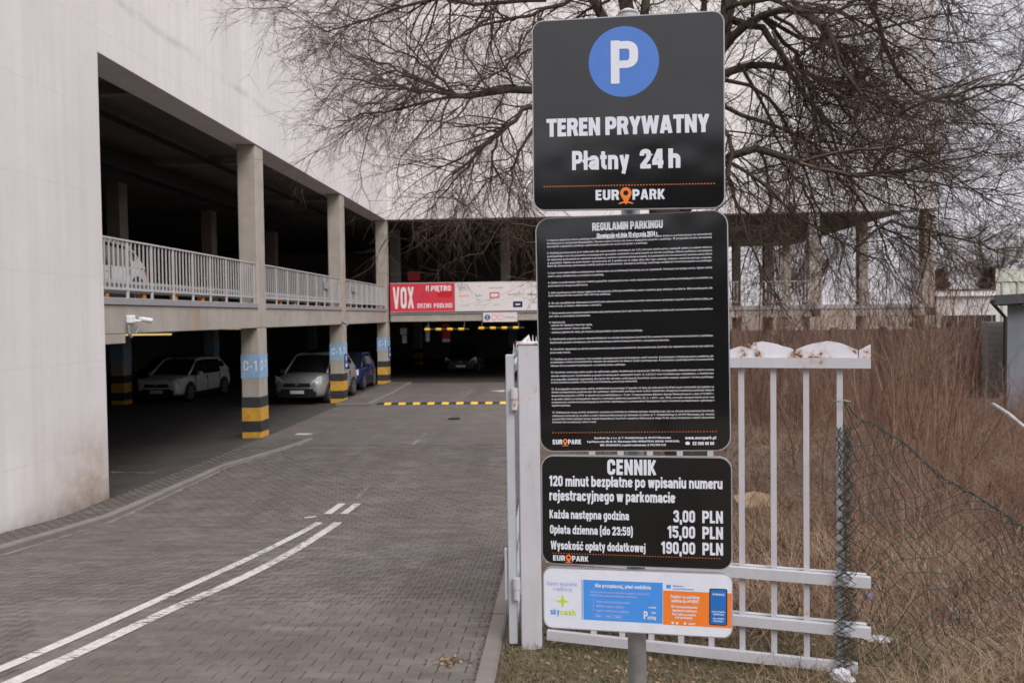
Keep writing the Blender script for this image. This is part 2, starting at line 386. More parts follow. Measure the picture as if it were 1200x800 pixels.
# ------------------------------------------------------------------ lettering (own stroke alphabet)
_RD = 1.7
GL = {
'A':(6.8,'1.1,0 3.1,10|5.7,0 3.7,10|d1.8,2.7 5,2.7'),'B':(6.2,'1.1,0 1.1,10|r1.1,8.9 5.0,8.9 5.0,5.3 1.1,5.3|r1.1,1.1 5.1,1.1 5.1,5.0 1.1,5.0'),
'C':(6,'r4.9,6.2 4.9,8.9 1.1,8.9 1.1,1.1 4.9,1.1 4.9,3.8'),'D':(6.1,'1.1,0 1.1,10|r1.1,8.9 5,8.9 5,1.1 1.1,1.1'),
'E':(5,'1.1,0 1.1,10|1.1,8.95 4.8,8.95|1.1,5.1 4.5,5.1|1.1,1.05 4.8,1.05'),'F':(4.8,'1.1,0 1.1,10|1.1,8.95 4.7,8.95|1.1,5 4.3,5'),
'G':(6.1,'r4.9,6.4 4.9,8.9 1.1,8.9 1.1,1.1 4.9,1.1 4.9,4.4|3.2,4.5 6,4.5'),'H':(6.2,'1.1,0 1.1,10|5.1,0 5.1,10|1.1,5.1 5.1,5.1'),
'I':(2.2,'1.1,0 1.1,10'),'J':(4.4,'r3.3,10 3.3,1.1 0,1.1'),'K':(6.3,'1.1,0 1.1,10|2,4 5,10|2.4,5.4 5.2,0'),'L':(4.8,'1.1,0 1.1,10|1.1,1.05 4.7,1.05'),
'M':(8,'1.1,0 1.1,10|6.9,0 6.9,10|d1.5,10 4,.6|d6.5,10 4,.6'),'N':(6.2,'1.1,0 1.1,10|5.1,0 5.1,10|d1.2,9.9 5,.1'),
'O':(6,'r1.1,5 1.1,8.9 4.9,8.9 4.9,1.1 1.1,1.1 1.1,5'),'P':(6,'1.1,0 1.1,10|r1.1,8.9 4.9,8.9 4.9,4.4 1.1,4.4'),
'R':(6.2,'1.1,0 1.1,10|r1.1,8.9 4.9,8.9 4.9,4.9 1.1,4.9|3.9,4.9 5.1,0'),'S':(5.9,'r4.8,6.8 4.8,8.9 1.1,8.9 1.1,5.7 4.8,4.3 4.8,1.1 1.1,1.1 1.1,3.2'),
'T':(5.8,'0,8.95 5.8,8.95|2.9,0 2.9,10'),'U':(6.1,'r1.1,10 1.1,1.1 5,1.1 5,10'),'V':(6.4,'1,10 3.1,0|5.4,10 3.3,0'),
'W':(9.4,'1,10 2.5,0|d4.6,10 2.8,0|d4.8,10 6.6,0|8.4,10 6.9,0'),'X':(6,'1,10 5,0|5,10 1,0'),'Y':(6.2,'1,10 3,4.2|5.2,10 3.2,4.2|3.1,0 3.1,5'),
'Z':(5.2,'.2,8.95 5,8.95|.2,1.05 5,1.05|4.1,8.6 1.1,1.4'),'0':(5.8,'r1.1,5 1.1,8.9 4.7,8.9 4.7,1.1 1.1,1.1 1.1,5'),
'1':(4,'2.6,0 2.6,10|.3,7.4 2.4,8.9'),'2':(5.8,'r1.1,6.6 1.1,8.9 4.7,8.9 4.7,5.8 1.3,1.6|.2,1.05 5.7,1.05'),
'3':(5.8,'r1.1,6.9 1.1,8.9 4.6,8.9 4.6,5.3 2.4,5.3|r2.4,5 4.7,5 4.7,1.1 1.1,1.1 1.1,3.2'),'4':(6,'4.3,0 4.3,10|.2,2.9 5.9,2.9|1,3.2 3.8,9.8'),
'5':(5.8,'5.4,8.95 1.2,8.95|1.2,10 1.2,5.1|r1.2,5.8 4.7,5.8 4.7,1.1 1.1,1.1 1.1,3'),'6':(5.8,'r4.7,7.2 4.7,8.9 1.1,8.9 1.1,1.1 4.7,1.1 4.7,5.5 1.4,5.5'),
'7':(5.2,'.2,8.95 5.1,8.95|4.2,8.6 2,0'),'8':(5.9,'r1.1,7 1.1,8.9 4.7,8.9 4.7,5.3 1.1,5.3 1.1,7|r1.1,3 1.1,4.9 4.8,4.9 4.8,1.1 1.1,1.1 1.1,3'),
'9':(5.8,'r1.1,2.8 1.1,1.1 4.7,1.1 4.7,8.9 1.1,8.9 1.1,4.5 4.4,4.5'),
'a':(5.7,'r1.1,4.9 1.1,6.3 4.6,6.3 4.6,0|r4.6,3.9 1.1,3.5 1.1,1.1 4.6,1.3'),'b':(5.8,'1.1,0 1.1,10|r1.1,6.3 4.7,6.3 4.7,1.1 1.1,1.1'),
'c':(5.5,'r4.5,4.7 4.5,6.3 1.1,6.3 1.1,1.1 4.5,1.1 4.5,2.7'),'d':(5.8,'4.7,0 4.7,10|r4.7,6.3 1.1,6.3 1.1,1.1 4.7,1.1'),
'e':(5.6,'r1.1,3.6 4.5,3.6 4.5,6.3 1.1,6.3 1.1,1.1 4.5,1.1 4.5,2.3'),'f':(3.8,'r3.8,9 1.7,9 1.7,0|0,6.5 3.6,6.5'),
'g':(5.8,'r4.7,7.4 4.7,-1.6 1.2,-1.6|r4.7,6.3 1.1,6.3 1.1,1.1 4.7,1.1'),'h':(5.8,'1.1,0 1.1,10|r1.1,6.3 4.7,6.3 4.7,0'),
'i':(2.2,'1.1,0 1.1,7.4|1.1,8.3 1.1,10'),'j':(2.7,'r1.5,7.4 1.5,-1.6 -.4,-1.6|1.5,8.3 1.5,10'),'k':(5.7,'1.1,0 1.1,10|1.8,3 4.5,7.4|2.2,4.2 4.7,0'),
'l':(2.2,'1.1,0 1.1,10'),'m':(8.6,'1.1,0 1.1,7.4|r1.1,6.3 4.3,6.3 4.3,0|r4.3,6.3 7.5,6.3 7.5,0'),'n':(5.8,'1.1,0 1.1,7.4|r1.1,6.3 4.7,6.3 4.7,0'),
'o':(5.7,'r1.1,3.7 1.1,6.3 4.6,6.3 4.6,1.1 1.1,1.1 1.1,3.7'),'p':(5.8,'1.1,-2.4 1.1,7.4|r1.1,6.3 4.7,6.3 4.7,1.1 1.1,1.1'),
'r':(3.9,'1.1,0 1.1,7.4|r1.1,6.2 3.9,6.4'),'s':(5.2,'r4.2,4.9 4.2,6.3 1.1,6.3 1.1,4.2 4.2,3.2 4.2,1.1 1.1,1.1 1.1,2.5'),
't':(3.7,'r1.7,9.4 1.7,1.1 3.7,1.1|0,6.5 3.7,6.5'),'u':(5.8,'4.7,0 4.7,7.4|r1.1,7.4 1.1,1.1 4.7,1.1'),'v':(5.4,'1,7.4 2.6,0|4.4,7.4 2.8,0'),
'w':(8,'1,7.4 2.3,0|3.9,7.4 2.5,0|4.1,7.4 5.5,0|7,7.4 5.7,0'),'x':(5.2,'1,7.4 4.2,0|4.2,7.4 1,0'),'y':(5.5,'1,7.4 2.7,.4|4.5,7.4 2.1,-2.4'),
'z':(4.6,'.2,6.4 4.3,6.4|.2,1 4.4,1|3.4,6 1.1,1.3'),'.':(2.2,'1.1,0 1.1,2.1'),',':(2.2,'1.1,0 1.1,2.1|1.4,.4 .8,-1.7'),':':(2.2,'1.1,0 1.1,2.1|1.1,4.9 1.1,7'),
'(':(3,'r2.5,11 1.1,8.4 1.1,.6 2.5,-2'),')':(3,'r.5,11 1.9,8.4 1.9,.6 .5,-2'),'-':(3.6,'.3,4 3.3,4'),'/':(4,'.6,-1 3.4,11'),
'!':(2.2,'1.1,3 1.1,10|1.1,0 1.1,2.1'),
'?':(5.4,'r1,7 1,8.9 4.3,8.9 4.3,5.6 2.6,4.6 2.6,3|2.6,0 2.6,2.1'),'@':(7,'r1.1,5 1.1,8.9 5.9,8.9 5.9,2.6 3.4,2.6 3.4,6 5.9,6|r1.1,5 1.1,.6 5.5,.6'),
}
_ACC = {'Ł':('L','d-.2,3.9 3.6,6.1'),'ł':('l','d-.7,4.2 2.9,6.0'),'Ę':('E','4.1,.2 3.5,-1.2|3.5,-1.5 4.9,-1.5'),'ę':('e','3.2,.2 2.8,-1.3|2.8,-1.6 4.2,-1.6'),
'ą':('a','4.6,.2 4.2,-1.3|4.2,-1.6 5.5,-1.6'),'ć':('c','2.4,8.3 3.9,10.6'),'ś':('s','2.2,8.3 3.7,10.6'),'ń':('n','2.4,8.3 3.9,10.6'),'ó':('o','2.4,8.3 3.9,10.6'),
'ż':('z','2.2,8.3 2.2,10.1'),'ź':('z','1.8,8.3 3.3,10.6')}
for k, (b0, ex) in _ACC.items(): GL[k] = (GL[b0][0], GL[b0][1] + '|' + ex)
_gc = {}
def glyph(ch, wt=1.0, seg=4):
    key = (ch, wt, seg)
    if key in _gc: return _gc[key]
    w, spec = GL[ch]; quads = []; hb = 1.1 * wt
    for si, ps in enumerate(spec.split('|')):
        rnd = ps[0] == 'r'; h = hb*(.78 if ps[0] == 'd' else 1); ps = ps.lstrip('rd')
        pts = [tuple(float(q) for q in p.split(',')) for p in ps.split()]
        if rnd:
            out = [pts[0]]
            for i in range(1, len(pts)-1):
                p0, p1, p2 = (np.array(pts[i-1]), np.array(pts[i]), np.array(pts[i+1]))
                l0 = np.linalg.norm(p0-p1); l1 = np.linalg.norm(p2-p1)
                r0 = min(_RD, l0 * (.5 if i > 1 else .95)); r1 = min(_RD, l1 * (.5 if i < len(pts)-2 else .95)); rr = min(r0, r1)
                a = p1 + (p0-p1)/l0*rr; b = p1 + (p2-p1)/l1*rr
                for k in range(seg+1):
                    s_ = k/seg; out.append(tuple((1-s_)**2*a + 2*s_*(1-s_)*p1 + s_*s_*b))
            out.append(pts[-1]); pts = out
        P = [np.array(p) for p in pts]; L_ = []; R_ = []
        for i in range(len(P)):
            t0 = P[i]-P[i-1] if i else P[1]-P[0]; t1 = P[i+1]-P[i] if i < len(P)-1 else P[-1]-P[-2]
            t0 = t0/(np.linalg.norm(t0)+1e-9); t1 = t1/(np.linalg.norm(t1)+1e-9); t = t0+t1; t /= np.linalg.norm(t)+1e-9
            n = np.array((-t[1], t[0])); c = max(.5, n @ np.array((-t0[1], t0[0])))
            L_.append(P[i]+n*h/c); R_.append(P[i]-n*h/c)
        ymin = min(p[1] for p in pts); ymax = max(p[1] for p in pts)
        clampy = (ymin >= 0 and (not rnd))
        for i in range(len(P)-1):
            q = [L_[i], R_[i], R_[i+1], L_[i+1]]
            if clampy: q = [np.array((a[0], min(max(a[1], 0), 10 if ymax > 7.5 else 7.4))) for a in q]
            quads.append((q, si))
    _gc[key] = (w, quads); return _gc[key]
def text_width(s, gap=.75, space=2.6):
    x = 0
    for ch in s: x += (space if ch == ' ' else GL[ch][0] + gap)
    return x - gap
def put_text(mb, s, fn, u0, u1, v, capu, wt=1.0, seg=4, lift=.0012, gap=.75, space=2.6):
    """s on a surface: fn(u,v,w)->3D (u right, v up in metres), stretched from u0 to u1, baseline v, cap height capu"""
    tw = text_width(s, gap, space); sx = (u1-u0)/tw; sy = capu/10; x = 0; thin = capu/10*.004
    for ch in s:
        if ch == ' ': x += space; continue
        w, quads = glyph(ch, wt, seg)
        for q, si in quads:
            z = lift + si*4e-5*max(1, capu*8)
            mb.add([fn(u0+(x+a[0])*sx, v+a[1]*sy, z) for a in q], [(0, 1, 2, 3)])
        x += w + gap
def rrect(u0, v0, u1, v1, r, n=6):
    out = []
    for cx, cy, a0 in ((u1-r, v0+r, -90), (u1-r, v1-r, 0), (u0+r, v1-r, 90), (u0+r, v0+r, 180)):
        for k in range(n+1):
            a = R(a0 + 90*k/n); out.append((cx+r*math.cos(a), cy+r*math.sin(a)))
    return out
def disc(cu, cv, r, n=32, a0=0): return [(cu+r*math.cos(a0+2*math.pi*k/n), cv+r*math.sin(a0+2*math.pi*k/n)) for k in range(n)]
def ringquads(mb, fn, cu, cv, r0, r1, w, a0=0, a1=360, n=28, sq=1.0):
    for k in range(n):
        a = R(a0+(a1-a0)*k/n); b = R(a0+(a1-a0)*(k+1)/n)
        mb.add([fn(cu+r0*math.cos(a), cv+r0*math.sin(a)*sq, w), fn(cu+r1*math.cos(a), cv+r1*math.sin(a)*sq, w), fn(cu+r1*math.cos(b), cv+r1*math.sin(b)*sq, w), fn(cu+r0*math.cos(b), cv+r0*math.sin(b)*sq, w)], [(0,1,2,3)])
# ================================================================== GROUND
def inst(name, me, loc, parent, rz=0.0, scale=None):
    o = link(name, me, parent); o.location = loc; o.rotation_euler = (0, 0, rz)
    if scale: o.scale = scale
    return o
def grid(name, xs, ys, zf, mat, parent=None):
    X, Y = np.meshgrid(xs, ys); Z = zf(X, Y); V = np.stack([X, Y, Z], -1).reshape(-1, 3)
    nx = len(xs); i = np.arange(len(ys)-1)[:, None]*nx + np.arange(nx-1)[None]
    F = np.stack([i, i+1, i+nx+1, i+nx], -1).reshape(-1, 4)
    return np_mesh(name, V, F, mat, parent, smooth=True)
KX = lambda y: np.interp(y, [-12, 4, 8, 12.4, 17, 19.6, 21], [-6.3, -6.5, -6.6, -6.62, -6.6, -6.1, -5.95])
RX = -0.50
def bumps(x, y):
    return (np.sin(x*1.7+y*.6)*np.sin(y*1.3-x*.4)*.05 + np.sin(x*4.1+1)*np.sin(y*3.7)*.022)
def soil_z(x, y):
    g = gz(x, y)
    right = np.clip((x - RX - .14)*4, 0, 1)
    z = np.where(x > RX+.10, g + .035 + bumps(x, y)*right*np.clip((x-.3)*.8, 0.1, 1) + np.clip(x-3, 0, 8)*.03*np.clip((30-y)/10, 0, 1), g - .16)
    return np.where(y > 36, -.06, z)
xs = np.concatenate([[-700, -200, -60, -25], np.arange(-9, RX, 1.0), [RX+.09, RX+.11], np.arange(RX+.3, 9, .2), np.arange(9, 22, .6), [26, 34, 60, 200, 700]])
ys = np.concatenate([[-700, -200, -60, -25], np.arange(-12, 3, 1.), np.arange(3, 16, .2), np.arange(16, 36.1, .6), [36.2, 40, 60, 100, 200, 1200]])
tag(grid('ground', xs, ys, soil_z, M['soil']), kind='structure')
yr = np.concatenate([np.arange(-12, 20.21, .4)])
base = MB()
road_ys = list(np.arange(-12, 19.9, .4)) + [19.884]
V = []; F = []
for i, y in enumerate(road_ys):
    for x in (float(KX(y))+.0, -3.5, RX): V.append((x, y, gzf(x, y) - .012))
for i in range(len(road_ys)-1):
    for k in (0, 1): F.append((i*3+k, i*3+k+1, i*3+3+k+1, i*3+3+k))
road = tag(np_mesh('road', np.array(V), np.array(F), M['joint']), kind='structure')
# pavers
L2, E2, W2 = .1, .0825, .0575; PIT = .140
prof = [(-L2, E2), (-.055, E2), (-.045, W2), (.045, W2), (.055, E2), (L2, E2), (L2, -E2), (.055, -E2), (.045, -W2), (-.045, -W2), (-.055, -E2), (-L2, -E2)]
def shrink(p, d): return [(x - math.copysign(d, x), y - math.copysign(d, y)) for x, y in p]
def paver_rings(d_top, d_side, depth):
    a = [(x, y, 0) for x, y in shrink(prof, d_top)]; b = [(x, y, -.005) for x, y in shrink(prof, d_side)]; c = [(x, y, -depth) for x, y in shrink(prof, d_side)]
    return np.array(a[::-1] + b[::-1] + c[::-1])
PR = paver_rings(.0075, .0028, .035)
pf_q = np.array([(r*12+k, r*12+12+k, r*12+12+(k+1) % 12, r*12+(k+1) % 12) for r in (0, 1) for k in range(12)])
me_p = bpy.data.meshes.new('paver'); me_p.from_pydata([tuple(v) for v in PR], [], [tuple(range(12))] + [tuple(q) for q in pf_q]); me_p.materials.append(M['paver'])
import bmesh
_b = bmesh.new(); _b.from_mesh(me_p); bmesh.ops.recalc_face_normals(_b, faces=_b.faces); _b.to_mesh(me_p); _b.free()
cells = []
for r in range(int((20.0-3.0)/PIT)):
    y = 3.0 + r*PIT; off = .1*(r % 2); kx = float(KX(y))
    n = int((RX+.1 - kx)/.2) + 1
    for c in range(n+1):
        x = RX - .005 - off - .2*c
        if x - L2 < kx - .10: continue
        cells.append((x, y))
cells.sort(key=lambda c: (c[1] < 5.3 or c[0] < -.60*c[1]-.3, c[1]))
rr_ = random.Random(3)
def jit(): return rr_.gauss(0, .0011), rr_.gauss(0, .004), rr_.gauss(0, .004), rr_.gauss(0, .006)
for x, y in cells[:300]:
    dz, rx, ry, rz = jit(); o = link('paver', me_p, road); o.location = (x, y, gzf(x, y) + dz - .001)
    o.rotation_euler = (rx - math.atan(.087 if y < 11.9 else 0), ry, rz)
rest = np.array(cells[300:]); n = len(rest)
dz = RNG.normal(0, .0013, n); sl = RNG.normal(0, .004, (n, 2)); tint = RNG.random(n)
P = PR[None].repeat(n, 0); X = P[..., 0] + rest[:, None, 0]; Y = P[..., 1] + rest[:, None, 1]
Z = gz(X, Y) + P[..., 2] + dz[:, None] - .001 + P[..., 0]*sl[:, None, 0] + P[..., 1]*sl[:, None, 1]
V = np.stack([X, Y, Z], -1).reshape(-1, 3)
tops = np.array([(0, 1, 10, 11), (1, 2, 9, 10), (2, 3, 8, 9), (3, 4, 7, 8), (4, 5, 6, 7)])
F = (np.arange(n)[:, None, None]*36 + np.concatenate([tops, pf_q])[None]).reshape(-1, 4)
tag(np_mesh('paver_field', V, F, M['paver'], road, attr=tint.repeat(36)), kind='stuff')
# edge row of darker bricks along the right kerb is the gutter: slim blocks
gb = MB()
for k in range(170):
    y = 3.0 + k*.1
    gb.box(RX-.004, RX+.0, y, y+.095, gzf(0, y)-.03, gzf(0, y)-.004)
# far paving, where single blocks blur
V = []; F = []; ysf = [19.886, 24, 28, 32, 36, 38.6]
for y in ysf:
    for x in (-7.28, -3.5, .4): V.append((x, y, -.001))
for i in range(len(ysf)-1):
    for k in (0, 1): F.append((i*3+k, i*3+k+1, i*3+4+k, i*3+3+k))
tag(np_mesh('driveway', np.array(V, float), np.array(F), M['paved_far']), kind='structure')
fl = MB(); fl.box(-24.5, -7.28, 13.7, 38.6, -.1, -.002); fl.box(-24.5, 17.2, 38.602, 62, -.1, .002)
garage_floor = tag(fl.build('garage_floor', M['asphalt']), kind='structure')
# left pavement
def sw_z(y): return float(np.interp(y, [-12, 13, 17, 20.5], [.085, .085, .055, .02])) + gzf(0, y)
V = []; F = []; yy = list(np.arange(-12, 21.21, .6))
for y in yy:
    V.append((-7.32 if y < 13.7 else -7.31, y, sw_z(y)-.02)); V.append((float(KX(y))-.12, y, sw_z(y)-.02))
for i in range(len(yy)-1): F.append((i*2, i*2+1, i*2+3, i*2+2))
walk = tag(np_mesh('pavement', np.array(V), np.array(F), M['joint']), kind='structure')
vs = []; ti = []
y = 5.0; r = 0
BX = np.array([(-.098,-.048,-.03),(.098,-.048,-.03),(.098,.048,-.03),(-.098,.048,-.03),(-.095,-.045,0),(.095,-.045,0),(.095,.045,0),(-.095,.045,0)])
BF = np.array([(4,5,6,7),(0,1,5,4),(1,2,6,5),(2,3,7,6),(3,0,4,7)])
while y < 21:
    kx = float(KX(y)) - .12; x = kx - .1 - (r % 2)*.1
    while x > -7.42:
        b_ = BX + np.array([x, y, 0]); b_[:, 0] = np.clip(b_[:, 0], -7.295, kx-.002); b_[:, 2] += sw_z(y) + random.gauss(0, .0012)
        vs.append(b_); ti.append(random.random()); x -= .2
    y += .1; r += 1
n = len(vs); tag(np_mesh('pavement_blocks', np.concatenate(vs), (np.arange(n)[:, None, None]*8 + BF[None]).reshape(-1, 4), M['sidepaver'], walk, attr=np.array(ti).repeat(8)), kind='stuff')
# second pavement island by the far columns
isl = MB(); isl.prism([(-7.3, 28.7), (-6.25, 28.7), (-6.2, 33), (-6.35, 37.9), (-7.3, 38.1)], lambda u, v, w: (u, v, w), -.05, .10)
isl_o = tag(isl.build('pavement', M['paved_far']), kind='structure')
def kerb_run(pts, wdt, top, drop, parent, side=1, h=.25):
    """stones about 1 m long along a polyline"""
    for (x0, y0), (x1, y1) in zip(pts[:-1], pts[1:]):
        L = math.hypot(x1-x0, y1-y0); k = max(1, round(L)); dx, dy = (x1-x0)/L, (y1-y0)/L; nx, ny = -dy*side*wdt, dx*side*wdt
        for i in range(k):
            a = L*i/k + .004; b = L*(i+1)/k - .004; mb = MB(); jz = random.gauss(0, .002)
            def q(s_, o_, z): return (x0+dx*s_+nx*o_, y0+dy*s_+ny*o_, z)
            za, zb = top(y0+dy*a) + jz, top(y0+dy*b) + jz
            mb.add([q(a,0,za-h), q(b,0,zb-h), q(b,1,zb-h), q(a,1,za-h), q(a,0,za-.018), q(b,0,zb-.018), q(b,1,zb), q(a,1,za), q(a,.14,za), q(b,.14,zb)],
                   [(0,1,5,4), (4,5,9,8), (8,9,6,7), (2,3,7,6), (1,2,6,9,5), (3,0,4,8,7)])
            mb.build('kerb_stone', M['kerb'], parent)
ky = [4.5, 8, 12.4, 17, 19.6, 21]
kerb_run([(float(KX(y))-.0, y) for y in ky], .12, lambda y: sw_z(y)+.004, 0, walk, 1)
kerb_run([(RX+.12, 3.0), (RX+.12, 20.0)], .12, lambda y: gzf(0, y)+.065, 0, road, 1)
kerb_run([(-7.28, 28.6), (-6.14, 28.6)], .10, lambda y: .105, 0, isl_o, 1)
kerb_run([(-6.13, 28.7), (-6.08, 33), (-6.22, 38)], .12, lambda y: .105, 0, isl_o, 1)
# sand swept along the foot of the left kerb
sd = MB(); prev = None
for k in range(90):
    y = 5.5 + k*.17; w0 = .03 + .05*abs(math.sin(k*.9)+.4*math.sin(k*2.3)); a = (float(KX(y))+.003, y, gzf(0,y)+.004); b = (float(KX(y))+w0, y, gzf(0,y)+.0032)
    if prev: sd.quad(prev[0], prev[1], b, a)
    prev = (a, b)
M['sand'] = worn_paint('swept_sand', (.27, .225, .18), .44)
tag(sd.build('swept_sand', M['sand'], fix=False), kind='stuff')
# painted lines
lines = MB()
def paint(mb, pts, w, z=.0045):
    P = [Vector(p) for p in pts]; out = []
    # resample
    Q = [P[0]]
    for a, b in zip(P[:-1], P[1:]):
        n = max(1, int((b-a).length/.25))
        for k in range(1, n+1): Q.append(a.lerp(b, k/n))
    for i, p in enumerate(Q):
        t = (Q[min(i+1, len(Q)-1)] - Q[max(i-1, 0)]); t.z = 0; t.normalize(); nrm = Vector((-t.y, t.x, 0))*w/2
        a = p+nrm; b = p-nrm; out.append(((a.x, a.y, gzf(0, a.y)+z), (b.x, b.y, gzf(0, b.y)+z)))
    for (a, b), (c, d) in zip(out[:-1], out[1:]): mb.quad(a, b, d, c)
def smooth_px(pts):
    W_ = [onground(*p) for p in pts]; out = []
    for i in range(len(W_)-1):
        p0, p1, p2, p3 = W_[max(i-1, 0)], W_[i], W_[i+1], W_[min(i+2, len(W_)-1)]
        for k in range(5):
            t = k/5; out.append(.5*((2*p1)+(p2-p0)*t+(2*p0-5*p1+4*p2-p3)*t*t+(3*p1-p0-3*p2+p3)*t*t*t))
    return out + [W_[-1]]
def line_mark(name, pts, w, label, mat='line', z=.0045):
    mb = MB(); paint(mb, pts, w, z); o = mb.build(name, M[mat], fix=False); tag(o, label, 'road marking'); return o
line_mark('road_line', smooth_px([(-60, 806), (0, 784), (100, 741), (200, 696), (290, 655), (345, 628), (374, 612)]), .11, 'left of the two curved white lines painted on the block paving')
line_mark('road_line', smooth_px([(-60, 834), (0, 806), (100, 761), (200, 714), (290, 674), (350, 642), (396, 612)]), .13, 'right of the two curved white lines painted on the block paving')
line_mark('road_line', [onground(384, 602), onground(401, 590)], .12, 'short white dash just beyond the end of the left curved line', z=.006)
line_mark('road_line', [onground(403, 602), onground(419, 590)], .12, 'short white dash just beyond the end of the right curved line', z=.006)
line_mark('road_line', [onground(416, 585), onground(436, 566)], .07, 'thin worn white line beyond the short dashes', 'line_faded')
line_mark('road_line', [onground(484, 521), onground(499, 507)], .10, 'faint pale dash in the middle of the driveway short of the speed bump', 'line_faded')
line_mark('road_line', [onground(546, 463), onground(553, 457)], .12, 'faint pale dash on the driveway beyond the speed bump', 'line_faded')
line_mark('road_line', [onground(347, 508.5), onground(366, 508.5)], .30, 'short white bar beside the end of the left kerb', 'line')
line_mark('road_line', [onground(357, 606.5), onground(371, 605)], .09, 'small white paint scrap left of the curved lines', 'line')
line_mark('road_line', [onground(130, 553.5), onground(181, 554)], .10, 'thin pale bay line on the garage floor behind the big wall', 'line_faded', .008)
def arrow_mark():
    c = onground(592, 458); z = .006; mb = MB()
    mb.add([(c.x-.62, c.y, z), (c.x-.05, c.y-.42, z), (c.x-.05, c.y+.42, z)], [(0, 1, 2)])
    mb.add([(c.x-.05, c.y-.13, z), (c.x+1.0, c.y-.13, z), (c.x+1.0, c.y+.13, z), (c.x-.05, c.y+.13, z)], [(0, 1, 2, 3)])
    tag(mb.build('painted_arrow', M['line'], fix=False), 'white arrow painted on the driveway pointing left behind the gate post', 'road marking')
arrow_mark()
# drain cover
dc = onground(532, 490.5); g = MB(); g.prism(disc(0, 0, .20, 28), lambda u, v, w: (dc.x+u, dc.y+v*1.25, w), -.02, .006)
drain = tag(g.build('drain_cover', M['black']), 'dark round iron drain cover set in the driveway before the speed bump', 'drain cover')
for k in range(-3, 4):
    b = MB(); hw = math.sqrt(max(.002, .17**2 - (k*.045)**2)); b.box(dc.x-hw, dc.x+hw, dc.y+k*.055-.01, dc.y+k*.055+.01, .0065, .014); b.build('rib', M['black'], drain)
# speed bump
sb = empty('speed_bump', (-3.6, 29.3, 0), 'black and yellow rubber speed bump lying across the driveway', 'speed bump')
def bump_seg(x0, x1, mat, nm):
    mb = MB(); pr = [(-.2, 0), (-.14, .03), (-.06, .052), (.06, .052), (.14, .03), (.2, 0)]
    mb.prism(pr, lambda u, v, w: (w, 29.3+u, v+.002), x0+.004, x1-.004); mb.build(nm, mat, sb)
x = -6.0; k = 0
while x < -.6:
    bump_seg(x, x+.25, M['black'] if k % 2 == 0 else M['yellow'], 'segment'); x += .25; k += 1

# ================================================================== THE GARAGE
G = empty('parking_garage', (-7.3, 38.6, 0), 'pale concrete multi-storey parking garage with open decks and striped columns', 'building')
def gbox(name, mat, *b, c=0): m_ = MB(); m_.box(*b, c); return m_.build(name, M[mat], G)
gbox('side_wall', 'wall', -7.82, -7.3, -12, 13.7, -.5, 22)
gbox('upper_wall', 'wall', -8.02, -7.3, 13.702, 38.6, 7.38, 22)
gbox('upper_wall', 'wall', -7.298, 17.1, 38.6, 39.3, 7.44, 22)
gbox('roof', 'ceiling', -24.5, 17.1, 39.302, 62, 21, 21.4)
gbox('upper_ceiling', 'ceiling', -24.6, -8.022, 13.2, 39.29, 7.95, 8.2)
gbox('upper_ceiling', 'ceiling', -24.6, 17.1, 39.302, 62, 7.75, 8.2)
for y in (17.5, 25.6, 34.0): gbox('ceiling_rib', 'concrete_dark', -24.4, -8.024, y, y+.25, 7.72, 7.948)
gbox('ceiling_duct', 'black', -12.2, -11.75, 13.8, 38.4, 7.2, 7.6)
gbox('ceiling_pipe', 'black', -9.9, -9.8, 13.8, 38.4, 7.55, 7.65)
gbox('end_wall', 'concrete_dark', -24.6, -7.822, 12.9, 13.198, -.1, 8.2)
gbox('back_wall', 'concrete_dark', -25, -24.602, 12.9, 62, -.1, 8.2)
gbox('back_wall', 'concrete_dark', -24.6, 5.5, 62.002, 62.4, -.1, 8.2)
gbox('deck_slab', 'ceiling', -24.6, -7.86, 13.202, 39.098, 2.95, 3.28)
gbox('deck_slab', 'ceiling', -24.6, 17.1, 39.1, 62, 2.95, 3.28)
for y0, y1 in ((13.2, 21.2), (21.8, 29.9), (30.5, 38.2)):
    gbox('edge_beam', 'concrete', -7.855, -7.35, y0+.002, y1-.002, 2.78, 3.275, c=.012)
    gbox('edge_flashing', 'flash', -7.6, -7.315, y0+.003, y1-.003, 3.28, 3.40, c=.006)
gbox('haunch', 'concrete', -7.85, -7.34, 13.702, 14.45, 2.62, 2.778)
cols_x = [.9, 6.3, 11.6, 16.62]
xe = [-7.26, .9, 6.3, 11.6, 16.62]
gbox('edge_beam', 'concrete', -7.25, .88, 38.62, 39.08, 2.80, 3.20, c=.012)
for a, b in zip(cols_x[:-1], cols_x[1:]): gbox('edge_beam', 'concrete', a+.46, b-.002, 38.62, 39.08, 2.80, 3.20, c=.012)
gbox('edge_flashing', 'flash', -7.25, 17.1, 38.56, 38.618, 3.14, 3.32)
for x in cols_x:
    for y in (38.66, 46.6, 54.4, 61.3):
        gbox('column', 'concrete', x, x+.45, y, y+.6, -.02, 2.79 if y < 39 else 2.948)
        gbox('column', 'concrete', x, x+.45, y+.01, y+.59, 3.285 if y > 39 else 3.325, 7.436 if y < 39 else 7.748)
def p2(u0, v0, un, vn, fr):  # plane helper
    return lambda u, v, w: (fr[0]+un[0]*u+vn[0]*w, fr[1]+un[1]*u+vn[1]*w, v)
